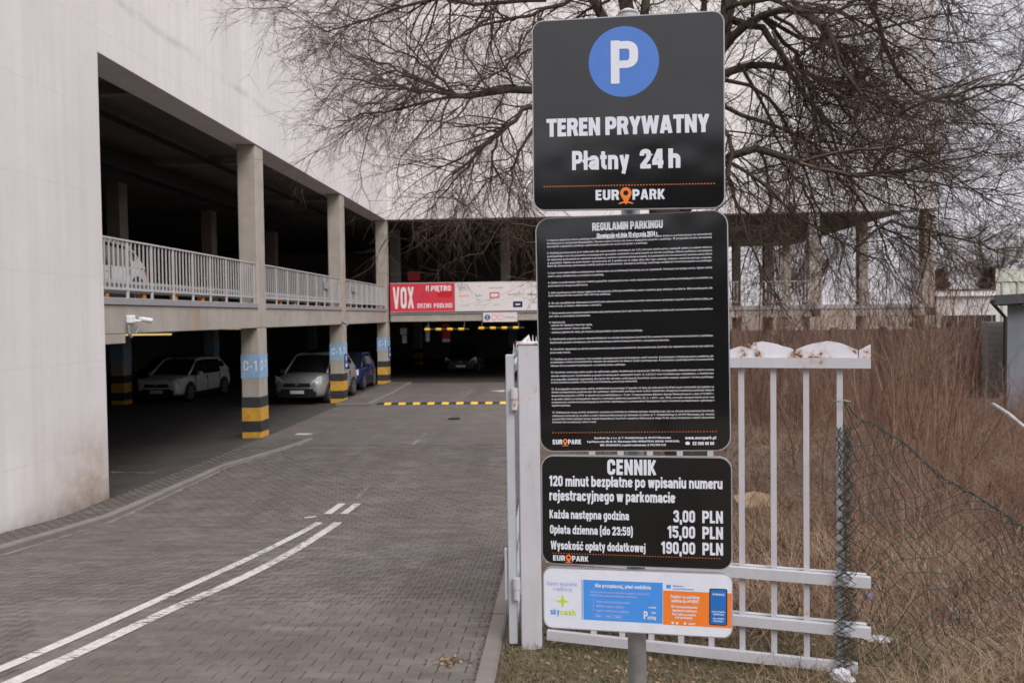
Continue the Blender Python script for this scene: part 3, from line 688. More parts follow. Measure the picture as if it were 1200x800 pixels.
def column(x0, y0, w=.47, d=.6, top=7.378, cat_marks=True, side_marks=True, z1=None):
    c = MB(); c.box(x0, x0+w, y0, y0+d, -.05, 2.779, .02); cl = c.build('column', M['concrete'], G)
    if top: c2 = MB(); c2.box(x0, x0+w, y0+.001, y0+d-.001, 2.781, top, .02); c2.build('upper_column', M['concrete'], G)
    def sleeve(z0, z1, mat, nm, g=.004):
        m_ = MB(); m_.box(x0-g, x0+w+g, y0-g, y0+d+g, z0, z1); m_.build(nm, M[mat], cl)
    sleeve(.004, .15, 'pole_yellow', 'painted_band'); sleeve(.151, .43, 'pole_black', 'painted_band'); sleeve(.431, .77, 'pole_yellow', 'painted_band'); sleeve(.771, 1.04, 'pole_black', 'painted_band')
    sleeve(1.51, 2.11, 'pole_blue', 'painted_band')
    if cat_marks:
        m_ = MB(); put_text(m_, 'C-1', lambda u, v, q: (x0+u, y0-.004-q, v), .05, w-.05, 1.70, .27, .62, 3, .003); tag(m_.build('bay_letters', M['white'], cl), kind='stuff')
        if side_marks: m_ = MB(); put_text(m_, 'C-1', lambda u, v, q: (x0+w+.004+q, y0+u, v), .06, d-.06, 1.70, .27, .62, 3, .003); tag(m_.build('bay_letters', M['white'], cl), kind='stuff')
    return cl
for y in (21.2, 29.9, 38.2): column(-7.8, y)
for y in (21.2, 29.9, 38.2): column(-15.75, y, top=None, cat_marks=False); gbox('upper_column', 'concrete', -15.75, -15.28, y, y+.6, 3.282, 7.948)
for x in (-15.4, -8.6, -2.6): column(x, 53.5, top=None, cat_marks=False); gbox('upper_column', 'concrete', x, x+.47, 46, 46.6, 3.282, 7.748)

def railing(name, A, B, z0, z1, label, posts=8, joined=False, bal=.155):
    A = Vector(A); B = Vector(B); L = (B-A).length; d = (B-A)/L; ang = math.atan2(d.y, d.x)
    t = empty(name, (A.x, A.y, z0), label, 'railing', 'railings along the upper parking deck')
    def rail(nm, za, zb, th):
        m_ = MB(); n = Vector((-d.y, d.x))*th/2
        pts = [(A.x-n.x, A.y-n.y), (B.x-n.x, B.y-n.y), (B.x+n.x, B.y+n.y), (A.x+n.x, A.y+n.y)]
        m_.prism(pts, lambda u, v, w: (u, v, w), za, zb); m_.build(nm, M['rail'], t)
    rail('top_rail', z1-.03, z1, .05); rail('bottom_rail', z0+.14, z0+.17, .035)
    pm_ = MB(); pm_.box(-.035, .035, -.012, .012, 0, z1-z0-.032); pme = pm_.mesh('post', M['rail'])
    bm_ = MB(); bm_.box(-.013, .013, -.010, .010, .172, z1-z0-.032); bme = bm_.mesh('baluster', M['rail'])
    jb = MB(); np_ = posts
    for i in range(np_+1):
        s_ = .06 + (L-.12)*i/np_
        if joined: jb.box(A.x+d.x*s_-.035, A.x+d.x*s_+.035, A.y-.012, A.y+.012, z0, z1-.032)
        else: inst('post', pme, (A.x+d.x*s_, A.y+d.y*s_, z0), t, ang)
        if i < np_:
            seg = (L-.12)/np_; nb = max(2, round(seg/bal))
            for k in range(1, nb):
                s2 = s_+seg*k/nb
                if joined: jb.box(A.x+d.x*s2-.013, A.x+d.x*s2+.013, A.y-.01, A.y+.01, z0+.17, z1-.032)
                else: inst('baluster', bme, (A.x+d.x*s2, A.y+d.y*s2, z0), t, ang)
    if joined: tag(jb.build('balusters', M['rail'], t, fix=False), kind='stuff')
railing('deck_railing', (-7.40, 13.72), (-7.40, 21.18), 3.40, 4.42, 'grey steel railing on the deck between the blank wall and the nearest column')
railing('deck_railing', (-7.40, 21.82), (-7.40, 29.88), 3.40, 4.42, 'grey steel railing on the deck between the nearest and the middle column')
railing('deck_railing', (-7.40, 30.52), (-7.40, 38.18), 3.40, 4.42, 'grey steel railing on the deck between the middle and the corner column')
for i, (a, b) in enumerate(zip(cols_x[:-1], cols_x[1:])):
    railing('deck_railing', (a+.46, 38.6), (b-.01, 38.6), 3.33, 4.40, ['thin deck railing right behind the tall sign boards', 'thin deck railing over the crested gate panel, nearer the sign boards', 'thin deck railing seen through the branches nearest the garage corner'][i], 5, True, .15)
# small notices on the railings
for x_, y_, lb in ((-7.36, 27.6, 'small pale notice hung on the railing left of the middle column'), (-7.36, 31.6, 'small pale notice hung on the railing right of the middle column')):
    m_ = MB(); m_.box(x_, x_+.012, y_, y_+.55, 3.98, 4.2); tag(m_.build('notice', M['flash']), lb, 'notice')
# guard rail inside the deck
gr = empty('guard_rail', (-8.4, 14, 3.28), 'low steel guard rail with orange posts inside the upper deck', 'guard rail')
for k, yy_ in enumerate(np.arange(14.3, 38, 1.5)):
    m_ = MB(); m_.box(-8.5, -8.38, yy_, yy_+.12, 3.282, 3.80); m_.build('post', M['orange'], gr)
for a, b in ((14, 26), (26, 38)):
    m_ = MB(); m_.prism([(0, 3.55), (.03, 3.60), (0, 3.66), (.03, 3.73), (0, 3.79), (-.02, 3.79), (-.02, 3.55)], lambda u, v, w: (-8.36+u, w, v), a+.01, b-.01); m_.build('rail', M['galv'], gr)
# hanging height bars
def height_bar(x0, x1, z, label):
    t = empty('height_bar', ((x0+x1)/2, 38.3, z), label, 'height bar', 'height bars hung in the garage entrance')
    m_ = MB(); m_.tube([(x0, 38.3, z), (x1, 38.3, z-.01)], .048, 12); m_.build('bar', M['black'], t)
    s_ = (x1-x0)/8.4
    for k in range(4):
        a = x0+.02+k*2.1*s_; m_ = MB(); m_.tube([(a, 38.3, z), (a+s_*1.02, 38.3, z-.003)], .062, 12); m_.build('sleeve', M['yellow'], t)
    for xx in (x0+.15, x1-.25):
        m_ = MB(); m_.tube([(xx, 38.3, z), (xx, 38.75, 2.8)], .009, 4); m_.build('chain', M['galv'], t)
height_bar(-5.66, -3.62, 2.44, 'left black and yellow height bar hanging in the garage entrance')
height_bar(-3.22, -1.16, 2.47, 'right black and yellow height bar hanging in the garage entrance')
# banners on the deck edge
def banner_fn(x0, z0, y=38.5): return lambda u, v, w: (x0+u, y-w, z0+v)
def banner(name, x0, x1, z0, z1, mat, label):
    t = empty(name, (x0, 38.5, z0), label, 'banner')
    m_ = MB(); m_.box(x0, x1, 38.5, 38.53, z0, z1); m_.build('cloth', M[mat], t)
    m_ = MB(); m_.tube([(x0, 38.515, z1+.01), (x1, 38.515, z1+.01)], .02, 6); m_.tube([(x0, 38.515, z0-.01), (x1, 38.515, z0-.01)], .02, 6); m_.build('edge_tube', M['rail'], t)
    return t
bx0, bx1, bz0, bz1 = -7.22, -4.30, 3.26, 4.53; Wd = bx1-bx0; Hh = bz1-bz0
bn = banner('advert_banner', bx0, bx1, bz0, bz1, 'ink_red', 'red banner with big white VOX lettering at the garage corner'); fb = banner_fn(bx0, bz0)
m_ = MB(); m_.add([fb(Wd*.74, Hh*.5, .002), fb(Wd*.97, Hh*.5, .002), fb(Wd*.97, Hh*.7, .002), fb(Wd*.74, Hh*.7, .002)], [(0,1,2,3)]); m_.build('dark_red_box', M['ink_darkred'], bn, fix=False)
m_ = MB(); put_text(m_, 'VOX', fb, Wd*.04, Wd*.37, Hh*.1, Hh*.79, .85, 4, .004)
put_text(m_, 'II PIĘTRO', fb, Wd*.56, Wd*.95, Hh*.72, Hh*.19, .9, 3, .004)
put_text(m_, 'DRZWI  PODŁOGI', fb, Wd*.42, Wd*.965, Hh*.12, Hh*.165, .85, 3, .004, gap=1.6); tag(m_.build('lettering', M['ink_bwhite'], bn, fix=False), kind='stuff')
wx0, wx1 = -4.28, .86; Wd = wx1-wx0
bn = banner('advert_banner', wx0, wx1, bz0, bz1, 'banner_white', 'white banner with rows of small shop logos beside the red banner'); fb = banner_fn(wx0, bz0)
def small_marks(mat, items):
    m_ = MB()
    for it in items: it(m_)
    tag(m_.build('logo', M[mat], bn, fix=False), kind='stuff')
def squig(u0, u1, v, h, seed=0):
    def f(mb):
        r_ = random.Random(seed); u = u0
        while u < u1:
            w_ = r_.uniform(.03, .07); hh = h*r_.uniform(.6, 1); mb.add([fb(u, v, .003), fb(u+.022, v, .003), fb(u+.022, v+hh, .003), fb(u, v+hh, .003)], [(0,1,2,3)])
            mb.add([fb(u+.022, v+hh*.35, .0035), fb(u+w_, v+hh*.35, .0035), fb(u+w_, v+hh*.62, .0035), fb(u+.022, v+hh*.62, .0035)], [(0,1,2,3)]); u += w_+.02
    return f
def frame_(u0, v0, u1, v1, t_):
    def f(mb):
        for a, b, c, d in ((u0, v0, u1, v0+t_), (u0, v1-t_, u1, v1), (u0, v0+t_, u0+t_, v1-t_), (u1-t_, v0+t_, u1, v1-t_)):
            mb.add([fb(a, b, .003), fb(c, b, .003), fb(c, d, .003), fb(a, d, .003)], [(0,1,2,3)])
    return f
small_marks('ink_grey', [squig(.22, .55, .98, .16, 1), frame_(.19, .93, .62, 1.19, .02), squig(.95, 1.2, .62, .14, 2), squig(1.0, 1.15, .45, .08, 3), squig(1.55, 2.2, .98, .10, 4), squig(2.62, 3.05, .66, .12, 5), squig(1.75, 2.0, .24, .06, 6), squig(.22, .6, .22, .05, 7), squig(.9, 1.4, .24, .04, 8), squig(3.5, 4.1, 1.0, .15, 9), squig(3.5, 4.3, .3, .1, 14), squig(4.4, 4.9, .66, .14, 10)])
small_marks('ink_orange', [squig(.2, .62, .62, .12, 11), squig(1.05, 1.15, 1.08, .1, 15)])
small_marks('ink_red', [squig(2.42, 2.6, .67, .12, 12), squig(2.6, 3.1, 1.08, .03, 13)])
small_marks('ink_darkred', [frame_(1.58, .56, 2.02, .82, .045)])
small_marks('ink_navy', [squig(3.3, 3.7, .66, .12, 16), frame_(2.63, .13, 3.06, .40, .10)])
small_marks('ink_sky', [frame_(2.66, .16, 3.03, .37, .06)])
ts = empty('entrance_sign', (-3.0, 38.55, 2.75), 'small white sign with blue and red rings under the white banner', 'sign')
m_ = MB(); m_.box(-3.02, -1.47, 38.53, 38.555, 2.74, 3.17, .005); m_.build('panel', M['banner_white'], ts)
fs = lambda u, v, w: (-3.02+u, 38.53-w, 2.74+v)
m_ = MB(); ringquads(m_, fs, .20, .21, .075, .13, .003); m_.add([fs(.08, .18, .0035), fs(.3, .18, .0035), fs(.3, .24, .0035), fs(.08, .24, .0035)], [(0,1,2,3)]); m_.build('blue_ring', M['ink_navy'], ts, fix=False)
for cx_ in (.50, .80):
    m_ = MB(); ringquads(m_, fs, cx_, .21, .105, .13, .003); m_.build('red_ring', M['ink_pink'], ts, fix=False)
m_ = MB(); put_text(m_, 'Parkomaty', fs, 1.0, 1.46, .17, .09, .7, 2, .003); tag(m_.build('lettering', M['ink_grey'], ts, fix=False), kind='stuff')
# blue P plates on the columns
for y, lb in ((30.0, 'small blue parking plate on the side of the middle column'), (38.3, 'small blue parking plate on the side of the corner column')):
    t = empty('parking_plate', (-7.3, y, 1.2), lb, 'sign')
    m_ = MB(); m_.box(-7.318, -7.295, y+.05, y+.45, 1.2, 1.72); m_.build('panel', M['ink_navy'], t)
    m_ = MB(); put_text(m_, 'P', lambda u, v, w, y=y: (-7.295+w, y+.05+u, 1.2+v), .1, .3, .24, .22, .9, 3, .003); m_.box(-7.292, -7.290, y+.12, y+.38, 1.26, 1.38); tag(m_.build('lettering', M['white'], t, fix=False), kind='stuff')
# hanging signs deep in the garage
def hang(px0, py0, px1, py1, Y, mat, lb, ext=None):
    a = at(px0, py1, Y); b = at(px1, py0, Y); t = empty('hanging_sign', (a.x, Y, a.z), lb, 'sign')
    m_ = MB(); m_.box(a.x, b.x, Y, Y+.04, a.z, b.z); m_.build('panel', M[mat], t)
    m_ = MB(); m_.tube([((a.x+b.x)/2, Y+.02, b.z), ((a.x+b.x)/2, Y+.02, 2.95)], .01, 4); m_.build('hanger', M['galv'], t)
    if ext:
        c = at(ext[0], ext[3], Y); d = at(ext[2], ext[1], Y); m_ = MB(); m_.box(c.x, d.x, Y-.01, Y-.002, c.z, d.z); m_.build('lower_panel', M['white'], t)
hang(469, 384.2, 476.5, 392, 42, 'white', 'pale hanging sign nearest the corner column inside the garage', (471.5, 393, 476.5, 402))
hang(498, 382, 503.5, 387, 42, 'white', 'narrow pale hanging sign inside the garage behind the left height bar', (499, 388, 503.5, 400))
hang(518.5, 379.5, 527.5, 397, 43, 'ink_red', 'red hanging sign with a white foot inside the garage', (518.5, 397, 527.5, 400.5))
for (a, b, c, d, Y, lb) in ((478, 318, 492, 329, 44, 'dark red panel inside the upper deck above the red banner'),):
    p = at(a, d, Y); q = at(c, b, Y); m_ = MB(); m_.box(p.x, q.x, Y, Y+.04, p.z, q.z); tag(m_.build('wall_panel', M['ink_red']), lb, 'sign')
# tube lamps
def emis(name, c, s):
    m, t, b = new_mat(name); b.inputs['Base Color'].default_value = (*c, 1); b.inputs['Emission Color'].default_value = (*c, 1); b.inputs['Emission Strength'].default_value = s; return m
M['tube'] = emis('lit_tube', (1, .72, .30), .45)
def tube_lamp(x, y, z, along, lb):
    t = empty('tube_lamp', (x, y, z), lb, 'lamp', 'ceiling lamps in the lower garage')
    dx, dy = (.65, .0) if along == 'x' else (0, .65)
    m_ = MB(); m_.box(x-dx-.05, x+dx+.05, y-dy-.05, y+dy+.05, z+.03, z+.1); m_.build('housing', M['galv'], t)
    m_ = MB(); m_.tube([(x-dx, y-dy, z), (x+dx, y+dy, z)], .022, 8); m_.build('tube', M['tube'], t)
tube_lamp(-9.95, 20.6, 2.66, 'x', 'lit yellow ceiling lamp just inside the lower garage near the blank wall')
tube_lamp(-13.2, 34.5, 2.62, 'x', 'lit ceiling lamp above the white car in the lower garage')
tube_lamp(-10.8, 44, 2.62, 'y', 'lit ceiling lamp behind the corner column')
# junction box camera
cc = empty('security_camera', (-7.3, 14.6, 3.0), 'white security camera on a bracket at the end of the deck beam', 'camera')
m_ = MB(); m_.box(-7.35, -7.25, 14.50, 14.66, 2.96, 3.10, .015); m_.build('junction_box', M['white'], cc)
m_ = MB(); m_.tube([(-7.20, 14.72, 3.03), (-7.14, 14.98, 3.0)], .042, 12); m_.tube([(-7.20, 14.70, 3.05), (-7.13, 15.02, 3.02)], .024, 8); m_.build('housing', M['white'], cc)
m_ = MB(); m_.tube([(-7.25, 14.62, 3.0), (-7.19, 14.75, 3.0)], .022, 8); m_.build('arm', M['white'], cc)
m_ = MB(); m_.tube([(-7.3, 14.58, 2.94), (-7.3, 14.62, 2.80), (-7.3, 14.74, 2.78), (-7.3, 14.9, 2.88)], .016, 6); m_.tube([(-7.3, 14.5, 2.94), (-7.3, 14.52, 2.78), (-7.3, 14.58, 2.72)], .03, 6); m_.build('cable', M['galv'], cc)
cc = empty('security_camera', (-7.3, 29.8, 2.9), 'small dark camera fixed beside the middle column top', 'camera')
m_ = MB(); m_.tube([(-7.28, 29.85, 2.86), (-7.1, 29.7, 2.78)], .05, 10); m_.build('housing', M['galv'], cc); m_ = MB(); m_.tube([(-7.34, 29.9, 2.9), (-7.26, 29.86, 2.87)], .025, 8); m_.build('bracket', M['galv'], cc)
# low concrete boundary wall before the right part of the garage
bw = empty('boundary_wall', (8, 30, 0), 'dark brown low wall behind the brush in front of the right garage bays', 'wall')
M['darkwall'] = concrete('dark_wall', (.105, .075, .062))
for k in range(9):
    m_ = MB(); m_.box(3.0+k*1.7, 4.68+k*1.7, 30, 30.12, -.1, 2.38 + (.0 if k % 2 else .012)); m_.build('panel', M['darkwall'], bw)
for k in range(10):
    m_ = MB(); m_.box(2.98+k*1.7-.09, 2.98+k*1.7+.11, 29.9, 29.998, -.1, 2.46); m_.build('post', M['darkwall'], bw)
m_ = MB()
blk = empty('block_pier', (15.0, 29.5, 0), 'pier of grey concrete blocks at the end of the dark wall', 'pier')
for k in range(13): m_ = MB(); m_.box(14.75, 15.7, 29.45, 29.85, k*.2+.003, k*.2+.197, .008); m_.build('block', M['concrete_dark'], blk)
# ================================================================== GATE AND FENCE
FD = Vector((1.87, -.53, 0)).normalized(); FO = Vector((-.05, 6.205, 0))
def fy(x): return FO.y + (x-FO.x)*FD.y/FD.x
def fpt(s, o, z):  # s along the fence, o towards the camera
    n = Vector((-FD.y, FD.x, 0))*-1
    p = FO + FD*s + n*o; return (p.x, p.y, z)
def sx(x): return (x-FO.x)/FD.x
def fbox(mb, s0, s1, o0, o1, z0, z1):
    q = [fpt(s0, o0, z0), fpt(s1, o0, z0), fpt(s1, o1, z0), fpt(s0, o1, z0), fpt(s0, o0, z1), fpt(s1, o0, z1), fpt(s1, o1, z1), fpt(s0, o1, z1)]
    mb.add(q, [(0,3,2,1), (4,5,6,7), (0,1,5,4), (1,2,6,5), (2,3,7,6), (3,0,4,7)])
gp = empty('gate_post', (-.15, 6.2, .6), 'wide white square gate post standing at the kerb left of the sign boards', 'gate post')
m_ = MB(); m_.box(-.232, -.083, 6.13, 6.26, .56, 2.79, .006); m_.build('post', M['gate'], gp)
m_ = MB(); m_.box(-.240, -.075, 6.122, 6.268, 2.791, 2.812, .004); m_.build('cap', M['gate_top'], gp)
gl = empty('gate_leaf', (-.29, 6.3, .6), 'open spiked gate leaf hinged behind the white gate post', 'gate')
m_ = MB(); m_.box(-.325, -.262, 6.17, 6.235, .60, 2.72, .006); m_.build('hinge_stile', M['gate_blue'], gl)
for z in (1.02, 2.40):
    m_ = MB(); m_.tube([(-.262, 6.135, z-.075), (-.262, 6.135, z-.002)], .024, 12); m_.tube([(-.262, 6.135, z+.002), (-.262, 6.135, z+.08)], .027, 12); m_.tube([(-.262, 6.135, z-.08), (-.262, 6.135, z+.085)], .010, 8); m_.build('hinge', M['gate'], gl)
    m_ = MB(); m_.box(-.262, -.232, 6.14, 6.15, z-.04, z+.05); m_.build('hinge_plate', M['gate_top'], gl)
for z0 in (.68, .92, 1.24, 2.58):
    m_ = MB(); m_.box(-.30, -.262, 6.236, 9.6, z0, z0+.06); m_.build('rail', M['gate_blue'], gl)
pk = MB(); pk.box(-.017, .017, -.017, .017, .64, 2.72); pkm = pk.mesh('picket', M['gate_blue'])
spk = MB(); spk.add([(-.02, -.028, 2.72), (.02, -.028, 2.72), (.02, .028, 2.72), (-.02, .028, 2.72), (0, 0, 2.795)], [(0,3,2,1), (0,1,4), (1,2,4), (2,3,4), (3,0,4)]); spm = spk.mesh('spike', M['gate_top'])
for k in range(15):
    inst('picket', pkm, (-.232, 6.4+k*.22, 0), gl); inst('spike', spm, (-.235, 6.4+k*.22, 0), gl)
for k, (x_, y_, h_) in enumerate([(-.262, 6.20, .10), (-.245, 6.24, .12), (-.25, 6.22, .07), (-.16, 6.29, .095), (-.125, 6.29, .125), (-.10, 6.29, .115)]):
    m_ = MB(); zb = 2.705 if k < 3 else 2.74; m_.add([(x_-.012, y_, zb), (x_+.012, y_, zb), (x_+.012, y_+.02, zb), (x_-.012, y_+.02, zb), (x_-.002, y_+.01, zb+h_)], [(0,3,2,1), (0,1,4), (1,2,4), (2,3,4), (3,0,4)]); m_.build('spike', M['gate_top'], gl)
m_ = MB(); m_.box(-.352, -.330, 6.19, 6.23, .92, 1.30, .004); m_.build('drop_bolt', M['gate_blue'], gl)

fn_ = empty('fence_panel', (1.0, 5.9, .6), 'white steel fence panel with rusty crested top and thin square pickets', 'fence')
PX = [1.888 - .1995*k for k in range(9)]
pkf = MB(); pkf.box(-.0185, .0185, -.0185, .0185, 0, 1); pme = pkf.mesh('picket', M['gate'])
ang = math.atan2(FD.y, FD.x)
for i, x in enumerate(PX):
    o = inst('picket', pme, (x, fy(x), .64 if i else .60), fn_, ang); o.scale = (1, 1, 2.02 if i else 2.06)
S1 = sx(2.065)
def rail_(z0, z1, s0, s1, nm='rail', mat='gate', o0=.021, o1=.062):
    m_ = MB(); fbox(m_, s0, s1, o0, o1, z0, z1); m_.build(nm, M[mat], fn_)
rail_(2.635, 2.70, .02, S1); rail_(1.215, 1.285, .02, S1); rail_(.888, .955, .02, S1); rail_(.645, .712, .02, sx(1.99))
rail_(1.222, 1.28, .02, S1-.02, o0=-.062, o1=-.021); rail_(.893, .95, .02, S1-.02, o0=-.062, o1=-.021)
# crest sheets
cs = [(.02, 2.752)]
s_peaks = [sx(v) for v in (0.17, .59, 1.00, 1.42, 1.815)]; s_val = [sx(v) for v in (.385, .80, 1.215, 1.62, 1.995)]
segs = []
prev_s = sx(-.03); 
for p_, v_ in zip(s_peaks, s_val): segs.append((prev_s, p_, v_)); prev_s = v_
for i, (a, p_, b) in enumerate(segs):
    poly = [(a+.003, 2.702), (b-.003, 2.702), (b-.003, 2.752)] + [(p_+(b-p_)*t, 2.752+.058*(1-t)**1.05*(1+.0*t)+.01*math.sin(t*3.14)+random.gauss(0, .0015)) for t in (.85, .65, .45, .25, .1)] + [(p_, 2.811)] + [(p_-(p_-a)*t, 2.752+.058*(1-t)**1.05+.01*math.sin(t*3.14)+random.gauss(0, .0015)) for t in (.1, .25, .45, .65, .85)] + [(a+.003, 2.752)]
    m_ = MB(); m_.prism(poly, lambda u, v, w: fpt(u, .045+w, v), -.002, .002); m_.build('crest_plate', M['gate_top'], fn_)
m_ = MB(); a = s_val[-1]; m_.prism([(a+.003, 2.702), (S1, 2.702), (S1, 2.79), (a+.003, 2.752)], lambda u, v, w: fpt(u, .045+w, v), -.002, .002); m_.build('crest_plate', M['gate_top'], fn_)

# ------------------------------------------------------------------ chain-link netting
def netting():
    cx, cz = .056, .056; nx, nz = 36, 24
    r_ = np.random.default_rng(5)
    def surf(i, j):  # i along, j down (arrays)
        u = i/nx; top = np.interp(u, [0, .12, .28, .45, .62, .8, 1], [2.42, 2.24, 1.96, 1.68, 1.50, 1.40, 1.33])
        bot = np.interp(u, [0, .1, .3, 1], [.66, .70, .66, .52]); v = j/nz
        x = 1.90 + 2.3*u**1.05 + .10*np.sin(v*4+u*6)*u
        y = 5.60 + .42*u + .10*np.sin(u*9+v*3)*(u > .02) + .13*np.sin(v*5)*u + .05*np.sin(u*22+v*7)
        z = top + (bot-top)*v**(.9+.3*u) - .03*np.sin(u*26)*(1-v)*.6
        return x, y, z
    gi = np.arange(0, nx+1)[:, None].repeat(nz+1, 1).astype(float); gj = np.arange(0, nz+1)[None].repeat(nx+1, 0).astype(float)
    # crumple: low-frequency drift of the knots
    di = .8*np.sin(gj*.37+gi*.21)+.5*np.sin(gj*.9+gi*.5); dj = .8*np.sin(gi*.33-gj*.25)
    x, y, z = surf(np.clip(gi+di*(gi > 0), 0, nx+3), np.clip(gj+dj*(gj > 0)*(gj < nz), 0, nz))
    K = np.stack([x, y, z], -1) + r_.normal(0, .004, x.shape+(3,))
    Ps = []
    for i in range(nx):
        for j in range(nz):
            a = K[i, j]; c = K[i+1, j+1]; b = K[i+1, j]; d = K[i, j+1]
            if (i+j) % 2 == 0: Ps.append((a, c))
            else: Ps.append((b, d))
    P = np.array([[a, (a+c)/2 + r_.normal(0, .0035, 3), c] for a, c in Ps])
    t = empty('chain_link_netting', (2.0, 5.6, .6), 'crumpled dark green chain-link netting sagging from the last white picket', 'netting')
    V, F = curve_tubes(P, np.full(P.shape[:2], .0028), 4); np_mesh('mesh_wire', V, F, M['net'], t)['kind'] = 'stuff'
    # collapsed bunch hanging down the picket
    Ps = []; n_ = 44
    for k in range(14):
        zz = np.linspace(2.25, .64, n_) + r_.normal(0, .004, n_); amp = np.interp(zz, [.6, 1.1, 1.7, 2.25], [.052, .050, .034, .014])
        c0 = 1.895 + r_.normal(0, .012) + .012*np.sin(zz*5+k); sg = np.where((np.arange(n_)+k) % 2, 1, -1)
        Ps.append(np.stack([c0+amp*sg*r_.uniform(.55, 1.05)+.02*(k % 3-1), 5.585+r_.normal(0, .018)+r_.normal(0, .008, n_), zz], -1))
    V, F = curve_tubes(np.array(Ps), np.full((14, n_), .0027), 4); np_mesh('bunched_wire', V, F, M['net'], t)['kind'] = 'stuff'
    # selvage: top wire and curled loops
    m_ = MB(); us = np.linspace(0, nx, 60); pts = []
    for u in us:
        p = surf(np.array(u), np.array(0.)); pts.append((float(p[0]), float(p[1])-.004, float(p[2])+.004*math.sin(u*2)))
    m_.tube(pts, .0032, 5); m_.tube([(p[0]+.004, p[1]-.008, p[2]-.012+.008*math.sin(i*1.9)) for i, p in enumerate(pts)], .0025, 4)
    for i in range(6, 60):
        p = pts[i]; w_ = random.uniform(.012, .028); m_.tube([(p[0]-.01, p[1], p[2]), (p[0], p[1]-.02, p[2]+w_*.5), (p[0]+.02, p[1]-.02, p[2]-w_), (p[0]+.012, p[1]-.005, p[2]-w_*2.2)], .0022, 4)
    m_.build('selvage_wire', M['net'], t)
    m_ = MB(); m_.tube([(1.84, 5.60, 2.425), (1.885, 5.55, 2.43), (1.94, 5.6, 2.42), (1.89, 5.66, 2.425), (1.84, 5.61, 2.42), (1.87, 5.55, 2.415)], .003, 5); m_.build('tie_wire', M['galv'], t)
M['net'] = simple('green_netting_wire', (.022, .045, .040), .3, 40, .5, .1, 0)
netting()

# ================================================================== SIGN BOARDS
YL, YR = 2.75, 2.65
def board_frame(tl, tr, br, bl, tilt=0.0):
    def yy(px): return YL + (YR-YL)*(px-623)/226
    c = [at(*p, yy(p[0]) + (tilt if k < 2 else 0)) for k, p in enumerate((tl, tr, br, bl))]; Wd = (c[1]-c[0]).length; Hd = (c[3]-c[0]).length
    nrm = (c[1]-c[0]).cross(c[3]-c[0]).normalized()
    if nrm.y > 0: nrm = -nrm
    def fn(u, v, w):  # u right from the left edge, v up from the bottom edge, in metres
        a = u/Wd; b = 1-v/Hd
        p = (c[0]*(1-a)+c[1]*a)*(1-b) + (c[3]*(1-a)+c[2]*a)*b
        q = p + nrm*w; return (q.x, q.y, q.z)
    return fn, Wd, Hd, c
def make_board(name, corners, face, label, cat, rad=.036):
    fn, Wd, Hd, c = board_frame(*corners)
    ctr = (c[0]+c[2])/2; t = empty(name, (ctr.x, ctr.y+.02, c[3].z), label, cat)
    m_ = MB(); m_.prism(rrect(0, 0, Wd, Hd, rad), fn, -.018, 0); m_.build('rim', M['galv_edge'], t)
    e_ = .0035; m_ = MB(); m_.prism(rrect(e_, e_, Wd-e_, Hd-e_, rad-e_), fn, .0002, .0012); m_.build('face', M[face], t)
    for vz in (.25, .75):
        m_ = MB(); a = fn(Wd*.5-.05, Hd*vz, -.019); b = fn(Wd*.5+.05, Hd*vz, -.019); m_.box(a[0], b[0], min(a[1], b[1])+.004, max(a[1], b[1])+.075, a[2]-.02, a[2]+.02); m_.build('bracket', M['galv'], t)
    return t, fn, Wd, Hd
M['galv_edge'] = simple('board_rim_metal', (.40, .41, .44), .1, 12, .4, .4, 0)
def prt(t, nm, mat, mb, label=None):
    o = mb.build(nm, M[mat], t, fix=False)
    if nm in ('lettering', 'small_print', 'dotted_line', 'price_text'): o['kind'] = 'stuff'
    return o
def dotted(t, fn, u0, u1, v, n, r):
    m_ = MB()
    for k in range(n): m_.add([fn(a, b, .0016) for a, b in disc(u0+(u1-u0)*k/(n-1), v, r, 6)], [tuple(range(6))])
    prt(t, 'dotted_line', 'ink_orange', m_)
def parklogo(t, fn, u0, u1, v, cap):
    Wt = u1-u0; m_ = MB(); put_text(m_, 'EUR', fn, u0, u0+Wt*.345, v, cap, .95, 4, .0014); put_text(m_, 'PARK', fn, u0+Wt*.535, u1, v, cap, .95, 4, .0014); prt(t, 'lettering', 'ink_white', m_)
    m_ = MB(); cu, cv, r = u0+Wt*.44, v+cap*.66, Wt*.082
    ringquads(m_, fn, cu, cv, r*.45, r, .0016, sq=1.0)
    m_.add([fn(cu-r*.86, cv-r*.5, .0017), fn(cu, cv-r*2.1, .0017), fn(cu+r*.86, cv-r*.5, .0017), fn(cu, cv-r*.98, .0017)], [(0,1,2,3)]); 
    prt(t, 'pin_mark', 'ink_orange', m_)
    m_ = MB(); n = 10
    for k in range(n):
        a = -1+2*k/n; b = -1+2*(k+1)/n; f_ = lambda q: cv-r*2.25-r*.28*(q*q-1)*-1
        m_.add([fn(cu+a*r*1.25, v-cap*.42+.12*cap*(1-a*a), .0016), fn(cu+b*r*1.25, v-cap*.42+.12*cap*(1-b*b), .0016), fn(cu+b*r*1.25, v-cap*.30+.16*cap*(1-b*b), .0016), fn(cu+a*r*1.25, v-cap*.30+.16*cap*(1-a*a), .0016)], [(0,1,2,3)])
    prt(t, 'pin_underline', 'ink_orange', m_)
